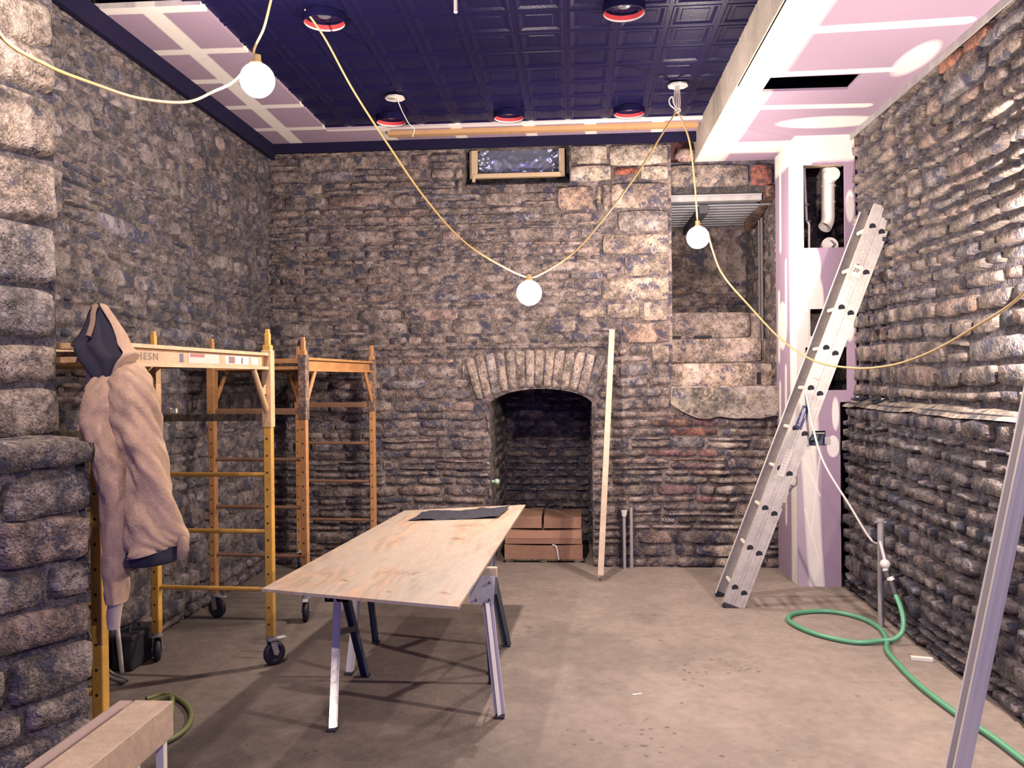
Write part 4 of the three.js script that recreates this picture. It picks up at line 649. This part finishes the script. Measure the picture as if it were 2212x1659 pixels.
function sawhorse(label, z, xl, xr, h, front, back) {
  const t = thing('sawhorse', label, 'sawhorse', [(xl + xr) / 2, 0, z], 0, 'metal sawhorses under the plywood'), H = (xr - xl) / 2;
  part(t, 'top_rail', merge([rbox(2 * H + 0.06, 0.05, 0.04, 0.006, 0, h - 0.03, 0)]), std({ color: C(0.55, 0.42, 0.30), roughness: 0.8 }));
  for (const s of [-1, 1]) for (const [f, dz] of [[front, 1], [back, -1]]) {
    const top = [s * (H - 0.03), h - 0.05, dz * 0.03], foot = [f[s > 0 ? 1 : 0][0] - (xl + xr) / 2, 0.01, f[s > 0 ? 1 : 0][1] - z];
    const c = V3(...top), d = V3(...foot).sub(c).normalize();
    const leg = part(t, 'leg', merge([bar(top, foot, 0.034, 0.003), bar([top[0] - 0.0165, top[1], top[2] - dz * 0.012], [foot[0] - 0.0165, foot[1], foot[2] - dz * 0.012], 0.003, 0.026), bar([top[0] + 0.0165, top[1], top[2] - dz * 0.012], [foot[0] + 0.0165, foot[1], foot[2] - dz * 0.012], 0.003, 0.026)]), dz > 0 ? M.steel : M.darkSteel);  // rear legs coloured darker than the front ones to show shade
    const pd = shade(new THREE.Mesh(rbox(0.045, 0.012, 0.05, 0.003, foot[0], 0.006, foot[2]), M.rubber)); pd.name = numbered('foot_pad'); leg.add(pd);
  }
  for (const s of [-1, 1]) {
    const x = s * (H - 0.03), zf = front[s > 0 ? 1 : 0][1] - z, zb = back[s > 0 ? 1 : 0][1] - z, fx = front[s > 0 ? 1 : 0][0] - (xl + xr) / 2;
    for (const dz of [1, -1]) part(t, 'bracket', sheet([[-0.07, -0.14], [0.05, -0.14], [0.055, -0.01], [-0.02, 0.0], [-0.07, -0.06]], 0.003).rotateX(dz > 0 ? -0.30 : 0.30).scale(s, 1, 1).translate(x, h - 0.03, dz * 0.05), M.galv);
    const brz = part(t, 'spreader', merge([bar([lerp(x, fx, 0.42), h * 0.56, lerp(0, zf, 0.42) * 0.9], [lerp(x, fx, 0.5), h * 0.46, lerp(0, zb, 0.5) * 0.95], 0.006, 0.028)]), M.darkSteel);
    for (const [a, b] of [[0.03, -0.035], [0.03, -0.115], [-0.035, -0.115]]) part(t, 'bolt', new THREE.SphereGeometry(0.008, 10, 6).translate(x + s * a, h - 0.03 + b, 0.062 - b * 0.31), M.aluDull);
  }
}
sawhorse('near metal sawhorse under the plywood, front legs coloured light and rear legs dark for shade', -4.28, -1.235, -0.43, 0.685, [[-1.139, -3.90], [-0.376, -4.09]], [[-1.16, -4.62], [-0.455, -4.55]]);
sawhorse('far metal sawhorse under the plywood, rear legs coloured darker for shade', -4.95, -1.275, -0.50, 0.70, [[-1.262, -4.655], [-0.47, -4.70]], [[-1.244, -5.22], [-0.43, -5.19]]);

// ================================================================ ladder
{
  const t = thing('extension_ladder', 'aluminium extension ladder leaning against the right wall beside the white column', 'ladder', [1.088, 0.0, -6.12]);
  t.rotation.z = -Math.atan2(2.057 - 1.097, 2.666 - 0.148) ; const L = 2.98;
  const chan = (w, x, z, o) => merge([box(w, L, 0.004, x, L / 2, z), box(0.004, L, 0.030, x - w / 2, L / 2, z - o * 0.015), box(0.004, L, 0.030, x + w / 2, L / 2, z - o * 0.015), box(w * 0.34, L, 0.005, x, L / 2, z + o * 0.0025)]);
  const spec = [['fly_rail', 0.074, -0.0385, 0], ['base_rail', 0.074, 0.0385, 0]];
  for (const [n, w, x] of spec) { part(t, n, chan(w, x, 0, 1), M.alu); part(t, n, chan(w, x, -0.32, -1), M.aluLifted); }
  for (let k = 0; k < 10; k++) { const y = 0.13 + k * 0.2985; for (const [x, dy] of [[-0.036, 0.008], [0.036, -0.008]]) { part(t, 'rung', cylZ(0.015, 0.32, x, y + dy, -0.16, 14), M.aluLifted);
      const s = new THREE.Shape(); s.absarc(0, 0, 0.0225, -0.5, Math.PI + 0.5, false); const g = new THREE.ShapeGeometry(s, 14).rotateZ(0.5).translate(x, y + dy, 0.0058); part(t, 'rung_end_dark', g, M.hole, 'flat dark shape painted for the shade in an open rung end'); } }  // flat near-black shape stands for the shaded hollow of the rung
  for (const z of [-0.005, -0.315]) part(t, 'foot', rbox(0.15, 0.035, 0.04, 0.006, 0, 0.0, z), M.rubber);
  part(t, 'rung_lock', merge([rbox(0.02, 0.05, 0.03, 0.004, 0.078, 0.93, 0.0), tube([[0.08, 0.93, 0], [0.10, 0.96, 0.01], [0.095, 1.0, 0.01], [0.085, 1.02, 0]], 0.006, 20, 6)]), M.aluDull); part(t, 'rung_lock', rbox(0.02, 0.04, 0.03, 0.004, 0.074, 0.80, 0), M.aluDull);
  const tag = (w, h, draw, px) => std({ roughness: 0.55, map: canvasTex(px[0], px[1], draw) });
  part(t, 'length_sticker', new THREE.PlaneGeometry(0.065, 0.085).translate(-0.028, 2.50, 0.0062), tag(0, 0, (g, w, h) => { g.fillStyle = '#ece0d2'; g.fillRect(0, 0, w, h); g.fillStyle = '#2b2730'; g.font = 'bold 64px sans-serif'; g.fillText("20'", 8, 90); }, [110, 150]));
  part(t, 'brand_sticker', new THREE.PlaneGeometry(0.05, 0.165).translate(-0.022, 1.42, 0.0062), tag(0, 0, (g, w, h) => { g.fillStyle = '#2c3262'; g.fillRect(0, 0, w, h); g.save(); g.translate(w / 2, h / 2); g.rotate(-Math.PI / 2); g.fillStyle = '#e9e4ea'; g.font = 'italic bold 58px serif'; g.textAlign = 'center'; g.fillText('Louisville', 0, 8); g.font = 'bold 20px sans-serif'; g.fillText('LADDER', 30, 40); g.restore(); }, [110, 363]));
  part(t, 'warning_sticker', new THREE.PlaneGeometry(0.045, 0.012).translate(-0.02, 1.705, 0.0062), tag(0, 0, (g, w, h) => { g.fillStyle = '#d9cfc8'; g.fillRect(0, 0, w, h); g.fillStyle = '#8a7f80'; for (let i = 0; i < 8; i++) g.fillRect(6 + i * 11, 6, 7, 10); }, [100, 24]));
  part(t, 'warning_sticker', new THREE.PlaneGeometry(0.045, 0.20).translate(-0.02, 1.08, 0.0062), tag(0, 0, (g, w, h) => { g.fillStyle = '#d6ccc6'; g.fillRect(0, 0, w, h); g.fillStyle = '#a49a9c'; for (let i = 0; i < 4; i++) { g.fillRect(10, 12 + i * 55, 60, 5); g.beginPath(); g.moveTo(20, 50 + i * 55); g.lineTo(40, 30 + i * 55); g.lineTo(60, 50 + i * 55); g.lineTo(52, 52 + i * 55); g.lineTo(40, 38 + i * 55); g.fill(); } }, [90, 240]));
}

// ================================================================ things along the back wall
const pine = std({ color: C(0.70, 0.54, 0.42), roughness: 0.7, map: scaled(concreteMap, 1.2) });
{
  const t = thing('wood_plank', 'pale wooden board leaning upright against the back wall right of the fireplace', 'board', [0, 0, 0]);
  const g = bar([0.185, 0.045, -6.90], [0.312, 2.02, -7.315], 0.046, 0.10); part(t, 'plank', g, pine);
}
function carton(label, y, w, h, d, sag, z, mat, x = -0.295) {
  const t = thing('carton', label, 'carton', [x, y, z], 0, 'cartons stacked in the fireplace');
  const g = new THREE.BoxGeometry(w, h, d, 24, 4, 4), p = g.attributes.position; for (let i = 0; i < p.count; i++) { const u = p.getX(i) / (w / 2); p.setY(i, p.getY(i) + h / 2 - sag * (1 - u * u) * (p.getY(i) > 0 ? 1 : 0)); } g.computeVertexNormals(); part(t, 'board_box', metricUV(g), M.cardboard);
  return t;
}
{
  const a = carton('lowest brown carton in the fireplace with a loose strap hanging over it', 0.03, 0.69, 0.13, 0.5, 0.012, -7.82, M.cardboard); part(a, 'strap', tube([[0.08, 0.125, 0.24], [0.11, 0.115, 0.262], [0.125, 0.06, 0.27], [0.135, 0.0, 0.275]], 0.008, 24, 6), M.whiteWire);
  const b = carton('middle brown carton in the fireplace with shiny tape across its front', 0.165, 0.68, 0.13, 0.5, 0.016, -7.82, M.cardboard); part(b, 'packing_tape', box(0.66, 0.07, 0.003, 0, 0.083, 0.252), M.tapeGloss);
  carton('top left half carton in the fireplace, behind the plywood corner', 0.30, 0.33, 0.11, 0.5, 0.008, -7.84, M.cardboard, -0.475); carton('top right half carton in the fireplace, tilted in shadow', 0.30, 0.33, 0.10, 0.5, 0.012, -7.84, M.cardboard, -0.125);
  solo('wood_pallet', 'low dark skid under the cartons in the fireplace', 'pallet', merge([box(0.72, 0.012, 0.52, 0, 0.024, 0), box(0.06, 0.018, 0.52, -0.3, 0.009, 0), box(0.06, 0.018, 0.52, 0.3, 0.009, 0), box(0.06, 0.018, 0.52, 0, 0.009, 0)]), M.dustyBar, [-0.295, 0, -7.82]);
}
solo('glint_knob', 'small pale green knob standing in for a glint of light at the left fireplace edge', 'knob', merge([new THREE.SphereGeometry(0.026, 16, 12), cylX(0.012, 0.05, -0.03, 0, 0)]), std({ color: C(0.55, 0.72, 0.55), roughness: 0.15, metalness: 0.2 }), [-0.695, 0.725, -7.50]);  // knob added to draw a small green glint of light
{
  const p = thing('floor_pipe', 'short grey pipe with a pale cap standing at the back wall, left of a pair', 'pipe', [0.402, 0, -7.345], 0, 'pair of pipes at the back wall'); part(p, 'pipe_tube', cyl(0.014, 0.46, 0, 0.23, 0), M.galv); part(p, 'pipe_cap', cyl(0.020, 0.05, 0, 0.47, 0, 14, 0.03), M.whitePlastic, 'pale flared cap');
  const q = thing('floor_pipe', 'taller grey pipe standing at the back wall, right of a pair', 'pipe', [0.462, 0, -7.345], 0, 'pair of pipes at the back wall'); part(q, 'pipe_tube', cyl(0.014, 0.55, 0, 0.275, 0), M.galv); part(q, 'pipe_coupling', cyl(0.017, 0.03, 0, 0.54, 0), M.aluDull);
}
// ================================================================ inside the column and on its front
{
  const p = thing('vent_pipe', 'fat white pipe hanging inside the tall opening of the column', 'pipe', [1.985, 2.78, -6.90]);
  part(p, 'pipe_tube', new THREE.TubeGeometry(new THREE.CatmullRomCurve3([[0.0, 0.46, 0.01], [0.0, 0.3, 0.01], [-0.002, 0.16, 0.01], [-0.005, 0.06, 0.012], [-0.02, 0.02, 0.02], [-0.035, 0.0, 0.03]].map((a) => V3(...a))), 60, 0.050, 24), M.whitePlastic);
  part(p, 'pipe_elbow', merge([new THREE.SphereGeometry(0.062, 24, 16).translate(0.01, 0.40, 0.02), cylZ(0.052, 0.06, 0.02, 0.405, 0.05, 24), new THREE.TorusGeometry(0.054, 0.006, 8, 28).rotateX(Math.PI / 2).translate(0, 0.325, 0.01), new THREE.TorusGeometry(0.053, 0.004, 8, 28).rotateX(Math.PI / 2).translate(0, 0.20, 0.01)]), M.whitePlastic);
  const c = thing('pipe_cap', 'round white cap with a dark arrow at the foot of the column opening', 'cap', [1.985, 2.638, -6.86]); part(c, 'cap_disc', new THREE.CylinderGeometry(0.062, 0.066, 0.03, 32).rotateX(Math.PI / 2 - 0.25), M.whitePlastic);
  part(c, 'arrow_mark', sheet([[-0.005, -0.035], [0.012, -0.035], [0.045, 0.0], [0.012, 0.035], [-0.002, 0.035], [0.026, 0.0]], 0.002).rotateX(-0.25).translate(0.0, 0.004, 0.0155), M.aluDull, 'dark arrow mark');
  const w = thing('supply_tube', 'thin white tube with clips running up the left side of the column opening', 'tube', [1.815, 2.62, -6.84]); part(w, 'white_tube', tube([[0.008, -0.005, 0], [0.008, 0.12, 0], [0.006, 0.19, 0], [-0.006, 0.205, 0.0]], 0.009, 30, 10), M.whitePlastic); part(w, 'upper_tube', tube([[-0.006, 0.205, -0.01], [-0.012, 0.34, -0.01], [-0.022, 0.62, -0.01]], 0.011, 30, 10), M.galv); part(w, 'tube_clip', box(0.035, 0.012, 0.02, 0.004, 0.205, 0), M.aluDull); part(w, 'tube_clip', box(0.03, 0.012, 0.02, -0.01, 0.335, 0), M.aluDull);
  const o = thing('outlet_box', 'open metal electrical box with wires in the column below the ladder sticker', 'electrical box', [1.84, 1.14, COLF]); part(o, 'box_shell', merge([box(0.15, 0.11, 0.004, 0, 0, -0.05), box(0.004, 0.11, 0.05, -0.073, 0, -0.025), box(0.004, 0.11, 0.05, 0.073, 0, -0.025), box(0.15, 0.004, 0.05, 0, -0.053, -0.025)]), M.darkSteel);
  part(o, 'plaster_ring', merge([box(0.045, 0.075, 0.004, -0.075, -0.02, 0.004), box(0.035, 0.055, 0.004, 0.085, -0.015, 0.004), box(0.13, 0.01, 0.006, 0, 0.042, 0.004)]), M.galv); part(o, 'wire_coil', merge([new THREE.TorusGeometry(0.024, 0.007, 8, 24).translate(-0.01, 0.01, -0.01), new THREE.TorusGeometry(0.018, 0.006, 8, 24).rotateY(0.5).translate(0.03, 0.012, -0.012), new THREE.TorusGeometry(0.02, 0.006, 8, 24).rotateX(0.7).translate(-0.02, -0.02, -0.012)]), M.darkSteel);
  const d = thing('round_duct', 'pale round duct end visible inside the soffit opening', 'duct', [1.42, 3.62, -5.50]); part(d, 'duct_end', new THREE.CylinderGeometry(0.075, 0.06, 0.05, 28), M.whitePlastic);
  solo('hanger_hook', 'bent metal hook inside the soffit opening near the wall', 'hook', tube([[-0.03, 0.06, 0], [-0.03, 0, 0], [0, -0.03, 0], [0.03, 0, 0], [0.03, 0.06, 0]], 0.008, 30, 8), M.galv, [1.68, 3.55, -5.52]);
}
// ================================================================ right side
solo('white_rope', 'thin pale rope hanging from the ladder down to the pipe at the right wall', 'rope', tube([[1.60, 1.50, -6.108], [1.628, 1.25, -6.03], [1.673, 1.033, -5.95], [1.808, 0.765, -5.86], [1.945, 0.525, -5.79], [1.975, 0.52, -5.775]], 0.008, 50, 8), M.whiteWire);
{
  const t = thing('water_pipe', 'grey upright pipe at the foot of the right wall with a tap on it', 'pipe', [1.955, 0, -5.70]);
  part(t, 'pipe_tube', cyl(0.019, 0.68, 0, 0.34, 0), M.galv); part(t, 'pipe_cap', merge([cyl(0.024, 0.02, 0, 0.685, 0), box(0.07, 0.01, 0.012, 0, 0.675, 0)]), M.galv);
  const v = thing('hose_tap', 'small brass and steel tap with black hose coupling beside the pipe', 'tap', [1.955, 0.40, -5.62]);
  part(v, 'valve_body', merge([new THREE.SphereGeometry(0.032, 16, 12).translate(0, 0.02, 0), rod([-0.02, 0.16, -0.03], [0, 0.04, 0], 0.010), rod([0, 0.02, 0], [0.0, -0.03, 0.01], 0.018), rod([0.012, -0.055, 0.045], [0.02, -0.075, 0.055], 0.024)]), M.steel);
  part(v, 'hose_coupling', merge([rod([0, -0.025, 0.01], [0.005, -0.065, 0.03], 0.026), rod([0.015, -0.07, 0.05], [0.02, -0.15, 0.12], 0.021)]), M.rubber);
}
solo('garden_hose', 'green garden hose looping on the floor from the tap towards the lower right', 'hose', tube([[1.975, 0.26, -5.51], [1.975, 0.20, -5.42], [1.97, 0.13, -5.36], [1.95, 0.07, -5.33], [1.90, 0.035, -5.31], [1.832, 0.025, -5.31], [1.672, 0.016, -5.297], [1.513, 0.016, -5.411], [1.409, 0.016, -5.605], [1.388, 0.016, -5.79], [1.477, 0.016, -5.935], [1.71, 0.016, -5.99], [1.86, 0.016, -5.85], [1.91, 0.016, -5.62], [1.868, 0.016, -5.35], [1.80, 0.016, -5.152], [1.773, 0.016, -4.906], [1.759, 0.016, -4.581], [1.785, 0.016, -4.183], [1.823, 0.016, -3.948], [1.839, 0.016, -3.695], [1.86, 0.016, -3.3], [1.80, 0.016, -2.6]], 0.015, 260, 12), M.greenHose);
solo('wood_offcut', 'small white offcut lying on the floor by the right wall', 'offcut', rbox(0.115, 0.022, 0.03, 0.003, 0, 0.011, 0), M.whitePlastic, [1.945, 0, -5.02], -0.25);
{
  const t = thing('steel_stud', 'bright steel framing stud leaning at the right edge of the view', 'metal stud', [0, 0, 0]);
  const a = [1.497, 0.012, -3.5], b = [2.072, 2.80, -3.5], u = V3(...b).sub(V3(...a)).normalize(), n = V3(u.y, -u.x, 0), w = 0.060 / 2;
  const off = (p, k, dz) => [p[0] + n.x * k, p[1] + n.y * k, p[2] + dz];
  part(t, 'flange', bar(a, b, 0.060, 0.0025), M.steel); part(t, 'flange', bar(off(a, 0, -0.075), off(b, 0, -0.075), 0.060, 0.0025), M.steel);
  part(t, 'web', bar(off(a, w, -0.0375), off(b, w, -0.0375), 0.0025, 0.075), M.steel);
  for (const z of [0, -0.075]) part(t, 'lip', bar(off(a, -w, z ? -0.068 : -0.007), off(b, -w, z ? -0.068 : -0.007), 0.0025, 0.014), M.steel);
  for (const k of [-0.016, 0.016]) part(t, 'flange_rib', bar(off(a, k, 0.002), off(b, k, 0.002), 0.007, 0.003), M.steel);
}
{
  const wrap = (label, x, z, r) => { const g = new THREE.IcosahedronGeometry(0.045, 3), p = g.attributes.position; for (let i = 0; i < p.count; i++) { const k = 1 + 0.35 * vnoise(p.getX(i) * 60 + r, p.getY(i) * 60) + 0.2 * vnoise(p.getZ(i) * 90, p.getX(i) * 80 + r); p.setXYZ(i, p.getX(i) * k * 1.3, p.getY(i) * k * 0.55, p.getZ(i) * k); } g.computeVertexNormals(); solo('crumpled_wrapper', label, 'litter', g, std({ color: C(0.05, 0.055, 0.07), roughness: 0.25, metalness: 0.3 }), [x, 1.452, z], 0, 'dark litter on the ledge'); };
  wrap('dark crumpled wrapper on the far end of the ledge next to the column', 2.105, -6.55, 1); wrap('dark crumpled wrapper on the ledge, second from the column', 2.10, -6.15, 5);
}
// ================================================================ left foreground
{
  const t = thing('wooden_trestle', 'beige wooden trestle beam on white legs in the lower left corner', 'trestle', [-1.20, 0, -1.7]);
  const wood = std({ color: C(0.60, 0.44, 0.34), roughness: 0.75, map: scaled(concreteMap, 1.0), bumpMap: scaled(fineBump, 2), bumpScale: 0.001 });
  part(t, 'beam', rbox(0.112, 0.10, 1.3, 0.004, 0, 0.67, 0), wood);
  for (const z of [-0.65, 0.6]) { part(t, 'leg', box(0.022, 0.62, 0.022, 0.034, 0.31, z + 0.03), M.whitePlastic); part(t, 'leg', box(0.022, 0.62, 0.022, -0.045, 0.31, z + 0.03), M.whitePlastic); }
  part(t, 'brace', rod([0.05, 0.60, -0.45], [0.05, 0.36, -0.10], 0.016, 14), M.whitePlastic, 'white diagonal brace');
  const s = thing('steel_track', 'narrow reddish channel lying along the left side of the trestle beam', 'metal track', [-1.305, 0, -1.75]);
  part(s, 'channel', merge([box(0.035, 0.004, 1.32, 0.0, 0.700, 0.02), box(0.003, 0.05, 1.32, -0.018, 0.677, 0.02), box(0.003, 0.03, 1.32, 0.018, 0.686, 0.02)]), std({ color: C(0.40, 0.28, 0.25), roughness: 0.6 }));
  part(s, 'support', merge([box(0.036, 0.02, 0.03, 0.006, 0.645, -0.4), box(0.036, 0.02, 0.03, 0.006, 0.645, 0.45), box(0.02, 0.645, 0.02, -0.005, 0.3225, -0.4), box(0.02, 0.645, 0.02, -0.005, 0.3225, 0.45)]), M.darkSteel);
}
solo('olive_hose', 'olive green hose coil on the floor behind the trestle', 'hose', tube([[-2.188, 0.015, -4.20], [-2.14, 0.015, -4.26], [-2.063, 0.015, -4.24], [-1.935, 0.015, -4.121], [-1.851, 0.015, -3.98], [-1.817, 0.015, -3.819], [-1.85, 0.015, -3.70], [-1.95, 0.015, -3.68], [-2.05, 0.016, -3.75], [-2.12, 0.018, -3.95], [-2.13, 0.022, -4.15], [-2.06, 0.03, -4.19], [-2.0, 0.034, -4.09], [-1.938, 0.03, -3.947], [-1.93, 0.02, -3.80], [-2.0, 0.015, -3.6], [-2.1, 0.015, -3.4]], 0.013, 200, 10), M.oliveHose);
{
  const t = thing('broom_handle', 'thin pale stick leaning in the gap beside the coat', 'stick', [0, 0, 0]); part(t, 'stick', rod([-2.545, 0.005, -4.62], [-2.50, 1.15, -4.35], 0.013, 12), M.whitePlastic);
  const r = thing('rope_bundle', 'loose grey rope end lying at the foot of the pale stick', 'rope', [-2.52, 0, -4.45]); const R = rng(9);
  for (let i = 0; i < 5; i++) part(r, 'rope_strand', tube([[-0.09 + R() * 0.03, 0.30 - i * 0.04, 0.06], [-0.06 + R() * 0.03, 0.14, 0.03], [0.0, 0.04 + R() * 0.03, -0.02 + R() * 0.04], [0.07 + R() * 0.03, 0.012, -0.03 + R() * 0.08]], 0.008, 24, 6), M.aluDull);
  const g = rbox(0.13, 0.19, 0.3, 0.02, 0, 0.095, 0); solo('dark_tool_case', 'dark box on the floor under the near scaffold by the left wall', 'box', merge([g, rbox(0.14, 0.03, 0.31, 0.008, 0, 0.185, 0), tube([[0, 0.19, -0.06], [0, 0.225, -0.05], [0, 0.225, 0.05], [0, 0.19, 0.06]], 0.008, 24, 8)]), M.rubber, [-2.555, 0, -4.78], 0);
}
// scraps on the floor
solo('floor_scrap', 'thin white chip on the floor in front of the fireplace', 'scrap', rbox(0.055, 0.004, 0.014, 0.001, 0, 0.002, 0), M.whitePlastic, [0.30, 0, -4.42], 0.4);
solo('floor_scrap', 'white chip on the floor between the ladder foot and the column', 'scrap', rbox(0.05, 0.004, 0.02, 0.001, 0, 0.002, 0), M.whitePlastic, [1.38, 0, -6.93], 0.1);
renderer.render(scene, camera);
